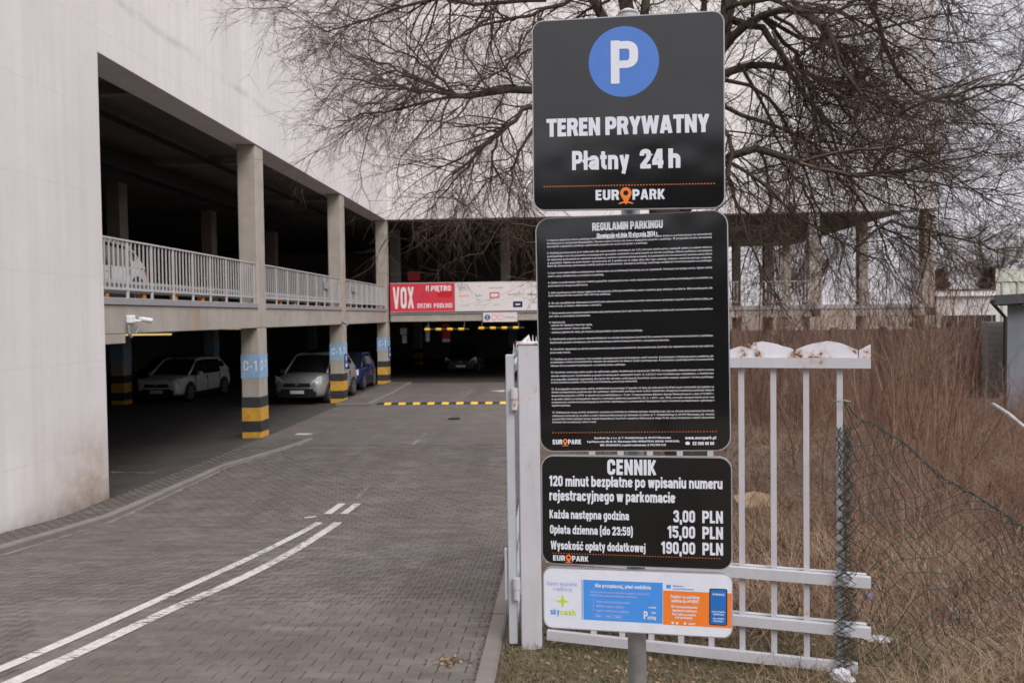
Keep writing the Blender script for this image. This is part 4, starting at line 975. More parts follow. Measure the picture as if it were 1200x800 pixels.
# post
sp_ = empty('sign_post', (.285, 2.79, .86), 'round galvanised steel post carrying the four sign boards', 'sign post')
pt = at(735.5, 17, 2.755); pb = at(747, 790, 2.79); dd = (pt-pb).normalized(); pb = pb + dd*((.75-pb.z)/dd.z)
m_ = MB(); m_.tube([pb, pt], .0298, 24); m_.build('tube', M['galv'], sp_, True)
m_ = MB(); m_.tube([pt, pt+dd*.006, pt+dd*.016], [.031, .031, .012], 24); m_.build('cap', M['rail'], sp_, True)
# board A
tA, f, Wd, Hd = make_board('parking_sign', ((623, 25), (849, 12), (850, 244), (625, 247)), 'board', 'square black board with blue parking disc, topmost on the post', 'sign')
m_ = MB(); m_.add([f(a, b, .0014) for a, b in disc(Wd*.487, Hd*(1-.236), Wd*.183, 56)], [tuple(range(56))]); prt(tA, 'blue_disc', 'ink_blue', m_)
m_ = MB(); put_text(m_, 'P', f, Wd*.415, Wd*.568, Hd*(1-.348), Hd*.222, .80, 8, .0022, gap=0); prt(tA, 'letter', 'ink_white', m_)
m_ = MB(); put_text(m_, 'TEREN PRYWATNY', f, Wd*.076, Wd*.922, Hd*(1-.612), Hd*.094, 1.05, 5, .0014, gap=.45); put_text(m_, 'Płatny', f, Wd*.212, Wd*.513, Hd*(1-.790), Hd*.100, 1.0, 5, .0014, gap=.8); put_text(m_, '24', f, Wd*.568, Wd*.690, Hd*(1-.790), Hd*.100, 1.05, 5, .0014, gap=.45); put_text(m_, 'h', f, Wd*.715, Wd*.775, Hd*(1-.790), Hd*.100, 1.05, 5, .0014); prt(tA, 'lettering', 'ink_white', m_)
dotted(tA, f, Wd*.062, Wd*.945, Hd*(1-.874), 58, .0021); parklogo(tA, f, Wd*.335, Wd*.697, Hd*(1-.950), Hd*.054)
# board B
tB, f, Wd, Hd = make_board('rules_board', ((627, 256), (853, 246), (857, 528), (633, 529), .035), 'board', 'tall black board filled with fine white parking rules, second from top', 'sign', .045)
m_ = MB(); put_text(m_, 'REGULAMIN PARKINGU', f, Wd*.305, Wd*.672, Hd*(1-.064), Hd*.034, 1.02, 3, .0014, gap=.5); put_text(m_, 'Obowiązuje od dnia 10 stycznia 2024 r.', f, Wd*.328, Wd*.648, Hd*(1-.096), Hd*.0205, 1.0, 2, .0014, gap=.5); prt(tB, 'lettering', 'ink_white', m_)
rules = """1. Poprzez wjazd na teren parkingu użytkownik pojazdu zawiera z EuroPark umowę o najem miejsca parkingowego na warunkach
określonych w niniejszym Regulaminie. Umowa najmu kończy się wraz z wyjazdem pojazdu z parkingu. W przypadku braku akceptacji
warunków regulaminu parkingu użytkownik pojazdu nie może korzystać z parkingu.~62

2. Parking przeznaczony jest wyłącznie dla samochodów osobowych do 3,5t, których użytkownicy zapłacili opłatę za najem miejsca
parkingowego oraz dla pojazdów posiadających specjalne zezwolenie na parkowanie na terenie parkingu. Klienci parkingu zobowiązani
do opłacenia parkowania po wpisaniu poprawnego numeru rejestracyjnego pojazdu do parkomatu bez konieczności umieszczania biletu
w pojeździe. Opłata za parkowanie ograniczona do 2 godzin raz w ciągu dnia dla tego samego numeru rejestracyjnego pojazdu.
Bilet dla darmowego parkowania należy pobrać w parkomacie. Zarządca parkingu zastrzega możliwość kontroli pojazdu na parkingu.

3. Czas i cena najmu miejsca parkingowego umieszczone są na informacji taryfowej oraz w regulaminie. Parkomat nie wydaje reszty. Opłata należy
uiścić z góry, niezwłocznie po przybyciu na parking.~35

4. Opłata za parkowanie dotyczy również pojazdów używanych przez osoby niepełnosprawne oraz pojazdów posiadających zezwolenie na
parkowanie na drogach publicznych.~25

5. Bilet parkingowy jest ważny wyłącznie dla pojazdu, którego prawidłowy numer rejestracyjny widnieje na bilecie. Bilet parkingowy lub
karta abonamentowa są ważne tylko dla tego parkingu.~39

6. W celu umożliwienia dokonania kontroli karta abonamentowa powinna zostać umieszczona wewnątrz pojazdu za przednią szybą, po
lewej stronie, w miejscu widocznym z zewnątrz.~33

7. Parkowanie poza wyznaczonymi miejscami parkingowymi jest zabronione. Parkowanie na miejscach zarezerwowanych dozwolone
jest tylko za specjalnym zezwoleniem.~26

8. Zabrania się:~10
- palenia lub używania otwartego ognia,~27
- wyrzucania śmieci i innych odpadów,~26
- wymiany płynów lub oleju, jak również jakiegokolwiek zanieczyszczania parkingu.~58

9. Użytkownik pojazdu ponosi odpowiedzialność za szkody wyrządzone EuroPark lub osobom trzecim podczas korzystania z parkingu.
Użytkownik pojazdu zobowiązany jest do niezwłocznego poinformowania EuroPark o wyrządzonej szkodzie.~74

10. EuroPark odpowiada za szkody wyrządzone przez jego pracowników lub zleceniobiorców. EuroPark nie odpowiada za szkody wyrządzone
przez osoby trzecie.~13

11. Parking nie jest strzeżony i nie posiada zabezpieczeń przed dostępem osób trzecich. Korzystanie z Parkingu przez podmioty nie
posiadające statusu konsumentów odbywa się wyłącznie na własne ryzyko parkującego. Korzystanie z parkingu przez konsumentów
odbywa się na zasadach wynikających z przepisów prawa cywilnego.~47

12. EuroPark zastrzega sobie prawo do naliczenia opłaty dodatkowej w wysokości 190 PLN, w przypadku stwierdzonego wykroczenia
umowy najmu przez użytkownika pojazdu w sytuacjach opisanych w pkt. 2, 3,4,5,6,7 oraz 8 niniejszego regulaminu, a dodatkowo
w przypadku wysłania zagrożenia dla życia lub zdrowia osób innych EuroPark może ponadto usunąć pojazd z terenu parkingu.
Koszty usunięcia pojazdu, w tym koszty przechowania, ponosi jego właściciel.~54

13. W przypadku nieuiszczenia opłaty dodatkowej w przeciągu 2 tygodni od daty jej naliczenia EuroPark może dochodzić jej zapłaty na
drodze postępowania polubownego lub sądowego. Użytkownik parkingu może zostać dodatkowo obciążony kosztami pozyskania danych
właściciela pojazdu z CEPiK w wysokości przewidzianej w r. 5 ust. 1 rozporządzenia Ministra Spraw Wewnętrznych z dnia 9.11.2015 r.
w sprawie opłaty za udostępnienie danych z centralnej ewidencji pojazdów (t.j. Dz. U. z 2017 r. poz. 503), a w razie zaangażowania przez nas
prawomocny należności przysługującej EuroPark wynikającej z postanowień Regulaminu także kosztami postępowania sądowego i
egzekucyjnego.~12

14. Reklamacje mogą zostać wniesione za pomocą formularza reklamacyjnego znajdującego się na stronie internetowej EuroPark:
reklamacje.europark.pl, na adres e-mail: reklamacje@europark.pl, listownie na adres: ul. T. Chałubińskiego 8, 00-613 Warszawa, jak również
za pośrednictwem każdego innego kanału komunikacji. EuroPark rozpatrzy reklamację w ciągu 14 dni od jej otrzymania i udzieli odpowiedzi
listownie lub na wskazany adres e-mail.~28"""
py_lines = [185,203,221,None,258,277,296,315,333,None,372,391,None,428,446,None,486,502,None,545,562,None,602,620,None,655,672,691,712]
ys_ = [245+v/4.898 if v else None for v in py_lines] + [None] + [390+v/4.898 if v else None for v in [40,60,None,98,117,None,155,172,192,None,230,250,270,287,None,325,343,363,382,400,418,None,458,477,495,513]]
m_ = MB(); BL_ = [l for l in rules.split('\n')]
for ln_, yv in zip(BL_, ys_):
    if not ln_ or yv is None: continue
    fr_ = 1.0
    if '~' in ln_: ln_, q = ln_.split('~'); fr_ = int(q)/100
    fl_ = (yv+1.1-256.3)/(529-256.3)
    ul = .060 + .012*(fl_ if True else 0); ur = ul + (.918-ul)*fr_
    if ln_.startswith('- '): ul += .004
    ln2 = ''.join(ch if ch in GL or ch == ' ' else '-' for ch in ln_)
    put_text(m_, ln2, f, Wd*ul, Wd*ur, Hd*(1-fl_), Hd*.0086, .82, 1, .0014, gap=.9, space=3.2)
prt(tB, 'small_print', 'ink_small', m_)
v_ = (507-256.3)/272.7; dotted(tB, f, Wd*.072, Wd*.925, Hd*(1-v_), 57, .0017)
v_ = (520-256.3)/272.7; parklogo(tB, f, Wd*.070, Wd*.225, Hd*(1-v_-.002), Hd*.0205)
m_ = MB()
for k, (tx, a, b) in enumerate((('EuroPark Sp. z o.o. ul. T. Chałubińskiego 8, 00-613 Warszawa', .295, .695), ('Sąd Rejonowy dla M. St. Warszawy KRS: 0000211594, REGON: 141483020,', .255, .740), ('NIP: 9512082815, kapitał zakładowy: 4.753.500 PLN', .325, .668))):
    put_text(m_, tx, f, Wd*a, Wd*b, Hd*(1-(514.6+k*4.15-256.3)/272.7), Hd*.0085, .85, 1, .0014, gap=.8)
put_text(m_, 'www.europark.pl', f, Wd*.768, Wd*.925, Hd*(1-(515.6-256.3)/272.7), Hd*.0125, .95, 2, .0014); put_text(m_, '22 300 96 06', f, Wd*.805, Wd*.915, Hd*(1-(522.2-256.3)/272.7), Hd*.0135, .95, 2, .0014)
m_.add([f(Wd*.778+a, Hd*(1-(520.2-256.3)/272.7)+b, .0015) for a, b in ((-.004, -.0045), (.007, -.0045), (.009, .002), (.004, .0055), (-.001, .0055), (-.006, .002))], [tuple(range(6))])
prt(tB, 'lettering', 'ink_white', m_)
# board C
tC, f, Wd, Hd = make_board('price_board', ((634, 533), (858, 535.5), (858.5, 668), (635, 660)), 'board', 'black board with the parking prices in white, third from top', 'sign', .040)
m_ = MB()
def tC_(s, a, b, v, h, wt=1.0, gap=.5): put_text(m_, s, f, Wd*a, Wd*b, Hd*(1-v), Hd*h, wt, 4, .0014, gap=gap)
tC_('CENNIK', .357, .615, .170, .140, 1.0, .9); tC_('120 minut bezpłatne po wpisaniu numeru', .044, .951, .282, .098, .95); tC_('rejestracyjnego w parkomacie', .044, .710, .414, .098, .95)
tC_('Każda następna godzina', .044, .470, .578, .080, .92); tC_('3,00', .700, .812, .586, .110, .9); tC_('PLN', .848, .953, .586, .110, .92)
tC_('Opłata dzienna (do 23:59)', .046, .490, .718, .080, .92); tC_('15,00', .670, .812, .727, .110, .9); tC_('PLN', .848, .953, .727, .110, .92)
tC_('Wysokość opłaty dodatkowej', .050, .556, .863, .080, .92); tC_('190,00', .637, .812, .870, .110, .9); tC_('PLN', .848, .953, .870, .110, .92)
prt(tC, 'price_text', 'ink_white', m_)
dotted(tC, f, Wd*.064, Wd*.935, Hd*(1-.897), 62, .0016); parklogo(tC, f, Wd*.062, Wd*.254, Hd*(1-.966), Hd*.050)
# board D
tD, f, Wd, Hd = make_board('payment_board', ((636, 664), (859, 672), (858.5, 748), (637, 735)), 'board_white', 'long white board with blue and orange payment adverts, lowest on the post', 'sign', .030)
def pan(mat, a, b, v0, v1, nm, w=.0014):
    m_ = MB(); m_.add([f(Wd*a, Hd*(1-v1), w), f(Wd*b, Hd*(1-v1), w), f(Wd*b, Hd*(1-v0), w), f(Wd*a, Hd*(1-v0), w)], [(0,1,2,3)]); return prt(tD, nm, mat, m_)
pan('ink_sky', .211, .216, .178, .826, 'blue_stripe'); pan('ink_sky', .220, .641, .178, .826, 'blue_panel'); pan('ink_orange', .643, .9935, .298, .836, 'orange_panel')
def tx(mat, items, nm='lettering', wt=.8, seg=2, lift=.0020):
    m_ = MB()
    for (s, a, b, v, h) in items: put_text(m_, s, f, Wd*a, Wd*b, Hd*(1-v), Hd*h, wt, seg, lift, gap=.8)
    prt(tD, nm, mat, m_)
tx('ink_pale', [('Zapłać wygodnie,', .022, .192, .290, .068), ('z aplikacją', .056, .160, .375, .068)], wt=.6)
tx('ink_sky', [('sky', .040, .090, .770, .105)]); tx('ink_green', [('cash', .094, .178, .770, .105)], wt=.75)
m_ = MB(); cu, cv = Wd*.107, Hd*(1-.545); rs = .0225
m_.add([f(cu+r_*rs*math.cos(a_), cv+r_*rs*math.sin(a_), .0016) for k in range(8) for r_, a_ in (((1.0 if k % 2 == 0 else .30), math.pi/4*k),)], [tuple(range(8))]); prt(tD, 'star_mark', 'ink_green', m_)
tx('ink_white', [('Nie przepłacaj, płać mobilnie', .284, .580, .292, .062)], wt=.95)
tx('ink_pale', [('Na tym parkingu możesz wygodnie zapłacić za postój, bez', .258, .572, .385, .036), ('biletów i bez szukania parkomatu, telefonem.', .258, .508, .440, .036), ('1', .270, .276, .540, .046), ('2', .270, .276, .612, .046), ('3', .270, .276, .684, .046), ('Pobierz aplikację SkyCash na telefon', .290, .472, .540, .040), ('Wybierz miasto i miejsce', .290, .436, .612, .040), ('Zapłać za parkowanie w aplikacji', .290, .464, .684, .040)], wt=.85)
m_ = MB()
for a, b in ((.279, .323), (.335, .376), (.380, .428)):
    for q in ((a, b, .722, .727), (a, b, .782, .787), (a, a+.0015, .722, .787), (b-.0015, b, .722, .787), (a+.008, b-.008, .745, .765)):
        m_.add([f(Wd*q[0], Hd*(1-q[3]), .0017), f(Wd*q[1], Hd*(1-q[3]), .0017), f(Wd*q[1], Hd*(1-q[2]), .0017), f(Wd*q[0], Hd*(1-q[2]), .0017)], [(0,1,2,3)])
prt(tD, 'store_badges', 'ink_pale', m_)['kind'] = 'stuff'
tx('ink_white', [('P', .541, .563, .765, .130), ('arking', .562, .606, .765, .062), ('z nami', .565, .606, .590, .036), ('miasto', .582, .606, .672, .036)], wt=.9)
pan('ink_sky', .660, .683, .205, .262, 'city_mark', .0016); tx('ink_sky', [('Miasto', .695, .748, .232, .028), ('przyjazne kierowcom', .695, .800, .275, .028)], wt=.7)
tx('ink_white', [('Zapłać za parking', .680, .830, .410, .052), ('aplikacją ePARK!', .686, .826, .475, .052), ('Nie szukaj parkomatu', .686, .820, .560, .040), ('Zapomnij o biletach', .690, .818, .620, .040), ('Płać tylko za realny', .690, .812, .680, .040), ('czas parkowania', .704, .795, .728, .040), ('epark', .775, .810, .815, .036)], wt=.95)
m_ = MB()
for cu_ in (.693, .716, .757):
    m_.add([f(Wd*cu_+a, Hd*(1-.800)+b, .0018) for a, b in disc(0, 0, .0042, 10)], [tuple(range(10))])
prt(tD, 'store_icons', 'ink_white', m_)['kind'] = 'stuff'
m_ = MB(); m_.add([f(a, b, .0022) for a, b in rrect(Wd*.881, Hd*(1-.800), Wd*.972, Hd*(1-.232), .006, 4)], [tuple(range(20))]); prt(tD, 'phone_body', 'ink_black', m_)
m_ = MB(); m_.add([f(a, b, .0026) for a, b in rrect(Wd*.887, Hd*(1-.785), Wd*.966, Hd*(1-.247), .005, 4)], [tuple(range(20))]); prt(tD, 'phone_screen', 'ink_phone', m_)
tx('ink_white', [('Zeskanuj', .897, .957, .335, .036), ('i pobierz bezpłatną', .893, .961, .600, .026), ('aplikację', .900, .955, .640, .030), ('na swój', .900, .955, .705, .028), ('telefon', .900, .950, .745, .028)], lift=.003)

# ================================================================== CARS
def make_car(name, label, paint, L=4.35, Wc=1.80, Hc=1.62, hood=.95, plate='dark', group=None, rake=.0, low=False, seg_sub=2, lights='lamp'):
    """nose at y=0 looking towards -Y, wheels on z=0; returns the root"""
    t = empty(name, (0, 0, 0), label, 'car', group); w = Wc/2; P = M[paint]
    belt = Hc*.615; hh = Hc*.56
    st = [(0.0, .70, .36, hh*.78), (.06, .86, .26, hh*.93), (.30, .95, .22, hh*1.04), (.65, .985, .21, hh*1.10), (hood, 1.0, .21, belt*1.02), (L*.42, 1.0, .21, belt*1.03), (L*.66, 1.0, .22, belt*1.05), (L*.88, .985, .24, belt*1.07), (L*.975, .93, .28, belt*1.03), (L, .82, .36, belt*.90)]
    V = []; F = []; n = 13
    for (y, wf, zb, zt) in st:
        ww = w*wf; ring = [(ww*.80, zb), (ww*.97, zb+.08), (ww*1.0, zb+(zt-zb)*.42), (ww*.985, zb+(zt-zb)*.72), (ww*.93, zt-.05), (ww*.80, zt)]
        pts = [(-x, z) for x, z in ring] + [(0, zt+.035)] + [(x, z) for x, z in ring[::-1]]
        V += [(x, y, z) for x, z in pts]
    for i in range(len(st)-1):
        for k in range(n): F.append((i*n+k, i*n+(k+1) % n, (i+1)*n+(k+1) % n, (i+1)*n+k))
    F.append(tuple(range(n))); F.append(tuple(range((len(st)-1)*n, len(st)*n))[::-1])
    m_ = MB(); m_.v = V; m_.f = F; body = m_.build('body', P, t, True); s_ = body.modifiers.new('s', 'SUBSURF'); s_.levels = 2; s_.render_levels = 2
    zr = Hc; yA, yB, yC, yD, yE = hood-.05, hood+.72, L*.50, L*.84, L-.12
    def gsec(y, z, wb, wt_, zb): return [(-wb, y, zb), (-(wb*.35+wt_*.65), y, zb+(z-zb)*.75), (-wt_, y, z-.02), (0, y, z+.02), (wt_, y, z-.02), ((wb*.35+wt_*.65), y, zb+(z-zb)*.75), (wb, y, zb)]
    zb = belt*1.0
    secs = [gsec(yA, belt+.03, w*.86, w*.84, zb), gsec(yB, zr-.05, w*.90, w*.70, zb), gsec(yC, zr, w*.90, w*.71, zb), gsec(yD, zr-.05, w*.89, w*.69, zb), gsec(yE, belt+.12, w*.86, w*.80, zb)]
    def part(nm, mat, idx, lift=0.0, sm=True):
        m_ = MB()
        for (i, ks) in idx:
            for k in ks: m_.add([secs[i][k], secs[i][k+1], secs[i+1][k+1], secs[i+1][k]], [(0,1,2,3)])
        return m_.build(nm, M[mat] if isinstance(mat, str) else mat, t, False)
    part('windshield', 'glass', [(0, [1, 2, 3, 4])]); part('side_window', 'glass', [(0, [0]), (1, [0]), (2, [0]), (3, [0])]); part('side_window', 'glass', [(0, [5]), (1, [5]), (2, [5]), (3, [5])])
    part('rear_window', 'glass', [(3, [1, 2, 3, 4])])
    # roof skin and pillars
    rf = MB(); rv = [[(x*1.01, y, z+.018) for x, y, z in (s[1:6])] for s in secs[1:4]]
    for a, b in zip(rv[:-1], rv[1:]):
        for k in range(4):
            if k in (0, 3):
                A_ = Vector(a[k]); B_ = Vector(a[k+1]); C_ = Vector(b[k+1]); D_ = Vector(b[k]); h_ = .55
                if k == 0: q = [A_.lerp(B_, h_), B_, C_, D_.lerp(C_, h_)]
                else: q = [A_, A_.lerp(B_, 1-h_), D_.lerp(C_, 1-h_), D_]
                rf.add(q, [(0,1,2,3)])
            else: rf.add([a[k], a[k+1], b[k+1], b[k]], [(0,1,2,3)])
    rf.build('roof', P, t, True)
    for s_ in (-1, 1):
        m_ = MB(); k = 2 if s_ < 0 else 4; kb = 0 if s_ < 0 else 6; k1 = 1 if s_ < 0 else 5
        a0 = Vector(secs[0][kb]); a0.z += .0; a1 = Vector(secs[1][k]); m_.tube([a0+Vector((0, -.04, 0)), a0.lerp(a1, .5)+Vector((s_*.012, -.01, .015)), a1+Vector((s_*.01, 0, .01))], [.045, .036, .034], 6)
        m_.tube([a1+Vector((s_*.01, 0, .01)), Vector(secs[2][k])+Vector((s_*.012, 0, .012)), Vector(secs[3][k])+Vector((s_*.01, 0, .01))], .032, 6); m_.build('window_frame', P, t, True)
        m_ = MB(); b0 = Vector(secs[3][kb]); b1 = Vector(secs[3][k]); c0 = Vector(secs[4][kb]); c1 = Vector(secs[4][k]); o_ = Vector((s_*.014, 0, .005))
        m_.add([b0+o_+Vector((0, -.28, 0)), b1+o_+Vector((0, -.10, 0)), b1+o_+Vector((0, .04, 0)), c1+o_, c0+o_], [(0,1,2,3,4)]); m_.build('rear_pillar', P, t, False)
        m_ = MB(); yb = L*.50; m_.add([(s_*(w*.905+.006), yb-.05, zb), (s_*(w*.905+.006), yb+.05, zb), (s_*(w*.72+.02), yb+.04, zr-.05), (s_*(w*.72+.02), yb-.04, zr-.05)], [(0,1,2,3)]); m_.build('door_pillar', M['black'], t, False)
        # door seams, handles, sill
        m_ = MB()
        for yy_ in (hood+.22, L*.50, L*.73):
            m_.box(min(s_*w*.965, s_*(w+.004)), max(s_*w*.965, s_*(w+.004)), yy_-.006, yy_+.006, .36, belt*.96)
        m_.build('door_seam', M['black'], t)
        for yy_ in (L*.46, L*.69):
            m_ = MB(); m_.tube([(s_*(w*.975), yy_-.10, belt*.86), (s_*(w+.012), yy_, belt*.86), (s_*(w*.975), yy_+.08, belt*.86)], .014, 5); m_.build('door_handle', P, t)
        m_ = MB(); m_.box(min(s_*w*.93, s_*(w-.004)), max(s_*w*.93, s_*(w-.004)), .95, L-1.0, .19, .33, .02); m_.build('sill', M['black'], t)
        m_ = MB(); cx_ = s_*(w+.10); m_.box(cx_-.10, cx_+.10, hood+.28, hood+.40, belt*.98, belt*.98+.16, .04); m_.build('mirror', P, t)
        # lamps
        m_ = MB(); pl_ = [(w*.50, hh*.62), (w*.78, hh*.62), (w*.90, hh*.80), (w*.895, hh*1.06), (w*.80, hh*1.04), (w*.58, hh*.86)]
        def lf(u, v, q, s_=s_): return (s_*u, .02+.45*max(0, u/w-.50)**1.2+q, v)
        m_.prism(pl_, lf, -.02, .05); m_.build('headlamp', M[lights], t)
        m_ = MB(); m_.prism(disc(w*.70, .42, .055, 12), lambda u, v, q, s_=s_: (s_*u, .05+q, v), -.03, .03); m_.build('fog_lamp', M['black'], t)
        m_ = MB(); m_.box(min(s_*w*.62, s_*w*.86), max(s_*w*.62, s_*w*.86), L-.10, L+.005, belt*.72, belt*.98, .03); m_.build('tail_lamp', M['taillamp'], t)
        for yw in (.84, L-.80):
            r0 = .335
            m_ = MB(); m_.tube([(s_*(w-.21), yw, r0), (s_*(w-.19), yw, r0), (s_*(w-.02), yw, r0), (s_*(w+.005), yw, r0)], [r0*.9, r0, r0, r0*.93], 28); wh = m_.build('wheel', M['tyre'], t, True)
            m_ = MB(); m_.tube([(s_*(w+.004), yw, r0), (s_*(w+.010), yw, r0)], [.225, .215], 24); m_.build('rim', M['black'], wh)
            m_ = MB()
            for k in range(5):
                a = 2*math.pi*k/5+.3; c_, q_ = math.cos(a), math.sin(a)
                m_.add([(s_*(w+.016), yw+c_*r1-q_*h1, r0+q_*r1+c_*h1) for r1, h1 in ((.03, -.03), (.215, -.045), (.215, .045), (.03, .03))], [(0,1,2,3)])
            ringq = [(s_*(w+.014), yw+math.cos(2*math.pi*k/24)*rr, r0+math.sin(2*math.pi*k/24)*rr) for rr in (.20, .232) for k in range(24)]
            m_.add(ringq, [(k, (k+1) % 24, 24+(k+1) % 24, 24+k) for k in range(24)]); m_.build('spokes', M['rim'], wh, fix=False)
            m_ = MB(); arc = [2*math.pi*k/28 for k in range(0, 15)]
            av = [(s_*(w+.002-(.01 if rr > .4 else 0)), yw+math.cos(a)*rr, r0+.0+math.sin(a)*rr) for rr in (.33, .41) for a in arc]
            m_.add(av, [(k, k+1, 15+k+1, 15+k) for k in range(14)]); m_.build('wheel_arch', M['black'], t, fix=False)
    m_ = MB(); m_.prism([(-w*.56, hh*.66), (w*.56, hh*.66), (w*.50, hh*.80), (-w*.50, hh*.80)], lambda u, v, q: (u, .005+.06*(u/w)**2+q, v), -.025, .03); m_.build('grille', M['black'], t)
    m_ = MB(); m_.prism([(-w*.76, .27), (w*.76, .27), (w*.62, hh*.60), (-w*.62, hh*.60)], lambda u, v, q: (u, .0+.05*(u/w)**2+q, v), -.022, .03); m_.build('lower_grille', M['black'], t)
    m_ = MB(); m_.box(-.26, .26, -.040, -.028, hh*.42, hh*.42+.115, .003); m_.build('plate', M['plate'], t)
    m_ = MB(); m_.box(-.26, -.222, -.0425, -.041, hh*.42+.003, hh*.42+.112); m_.build('plate_strip', M['ink_navy'], t)
    m_ = MB(); m_.box(-.055, .055, -.034, -.020, hh*.73, hh*.78, .01); m_.build('badge', M['rim'], t)
    m_ = MB()
    for s_ in (-.3, .32): m_.tube([(s_-.28, hood-.02, belt+.05), (s_+.28, hood+.06, belt+.085)], .009, 5)
    m_.build('wipers', M['black'], t)
    return t
def place(t, x, y, z, rz): t.location = (x, y, z); t.rotation_euler = (0, 0, R(rz)); return t
M['paint_silver'] = carpaint('silver_car_paint', (.34, .34, .345), .5); M['paint_white'] = carpaint('white_car_paint', (.66, .66, .66), .05)
M['paint_blue'] = carpaint('blue_car_paint', (.012, .020, .12), .3); M['paint_dark'] = carpaint('black_car_paint', (.012, .012, .014), .2)
M['paint_red'] = carpaint('red_car_paint', (.38, .02, .02), .1)
place(make_car('parked_car', 'silver compact off-roader parked nose out between the two nearest striped columns', 'paint_silver', 4.44, 1.84, 1.70, 1.0), -8.80, 29.2, 0, -4)
place(make_car('parked_car', 'white crossover parked deep in the shade of the lower garage', 'paint_white', 4.3, 1.78, 1.55, 1.0), -14.25, 30.2, 0, -5)
place(make_car('parked_car', 'dark blue hatchback half hidden behind the middle column', 'paint_blue', 3.65, 1.72, 1.52, .95), -8.62, 34.4, 0, 0)
place(make_car('parked_car', 'black car facing out of the dark end of the garage entrance', 'paint_dark', 4.5, 1.82, 1.50, 1.05), -4.7, 44.5, 0, 0)
place(make_car('parked_car', 'dark car beside the white crossover in the deepest shade', 'paint_dark', 4.3, 1.78, 1.5, 1.0), -16.1, 33.6, 0, 0)
place(make_car('parked_car', 'white hatchback parked on the upper deck behind the railing', 'paint_white', 4.2, 1.78, 1.53, .95), -10.25, 15.9, 3.284, 2)
for (x, y, pt_, lb, rz) in ((10.2, 66, 'paint_white', 'white car glimpsed under the deck behind the crested fence panel', 90), (14.2, 67, 'paint_red', 'red car glimpsed under the right garage bays beyond the brush', 90), (21.5, 68, 'paint_silver', 'silver car glimpsed beyond the dark wall right of the garage', 90)):
    place(make_car('parked_car', lb, pt_, 4.3, 1.78, 1.5, 1.0), x, y, 0, rz)
# ================================================================== TREES
def resample(pts, K):
    P = np.array([tuple(p) for p in pts], float); d = np.r_[0, np.cumsum(np.linalg.norm(np.diff(P, axis=0), axis=1))]
    # smooth by catmull-like cubic through cumulative length
    t = np.linspace(0, d[-1], K); out = np.stack([np.interp(t, d, P[:, k]) for k in range(3)], -1)
    for _ in range(2): out[1:-1] = out[1:-1]*.5 + (out[:-2]+out[2:])*.25
    return out
def unit(v): return v/(np.linalg.norm(v, axis=-1, keepdims=True)+1e-9)
def spawn(P, Rd, idx, lmin, lmax, ang, grav, K, rs=.55, r_end=.35, tmin=.12, wob=.2, rg=RNG, bias=None, rcap=None):
    n = len(idx); K0 = P.shape[1]; t = rg.uniform(tmin, 1, n)*(K0-1); i = np.minimum(t.astype(int), K0-2); f = (t-i)[:, None]
    A = P[idx, i]; B = P[idx, i+1]; base = A*(1-f)+B*f; T = unit(B-A)
    rb = (Rd[idx, i]*(1-f[:, 0])+Rd[idx, i+1]*f[:, 0])
    rnd = unit(rg.normal(0, 1, (n, 3)));
    if bias is not None: rnd = unit(rnd + np.array(bias))
    perp = unit(rnd - (rnd*T).sum(-1, keepdims=True)*T); a = rg.normal(ang, .25, n)[:, None]
    d = unit(np.cos(a)*T + np.sin(a)*perp); L = rg.uniform(lmin, lmax, n); out = np.empty((n, K, 3)); out[:, 0] = base
    for k in range(1, K):
        out[:, k] = out[:, k-1] + d*(L/(K-1))[:, None]
        d = unit(d + np.array([0, 0, -grav]) + rg.normal(0, wob, (n, 3)))
    r0 = rb*rs
    if rcap: r0 = np.clip(r0, rcap*.5, rcap)
    R_ = r0[:, None]*np.linspace(1, r_end, K)[None]
    return out, R_
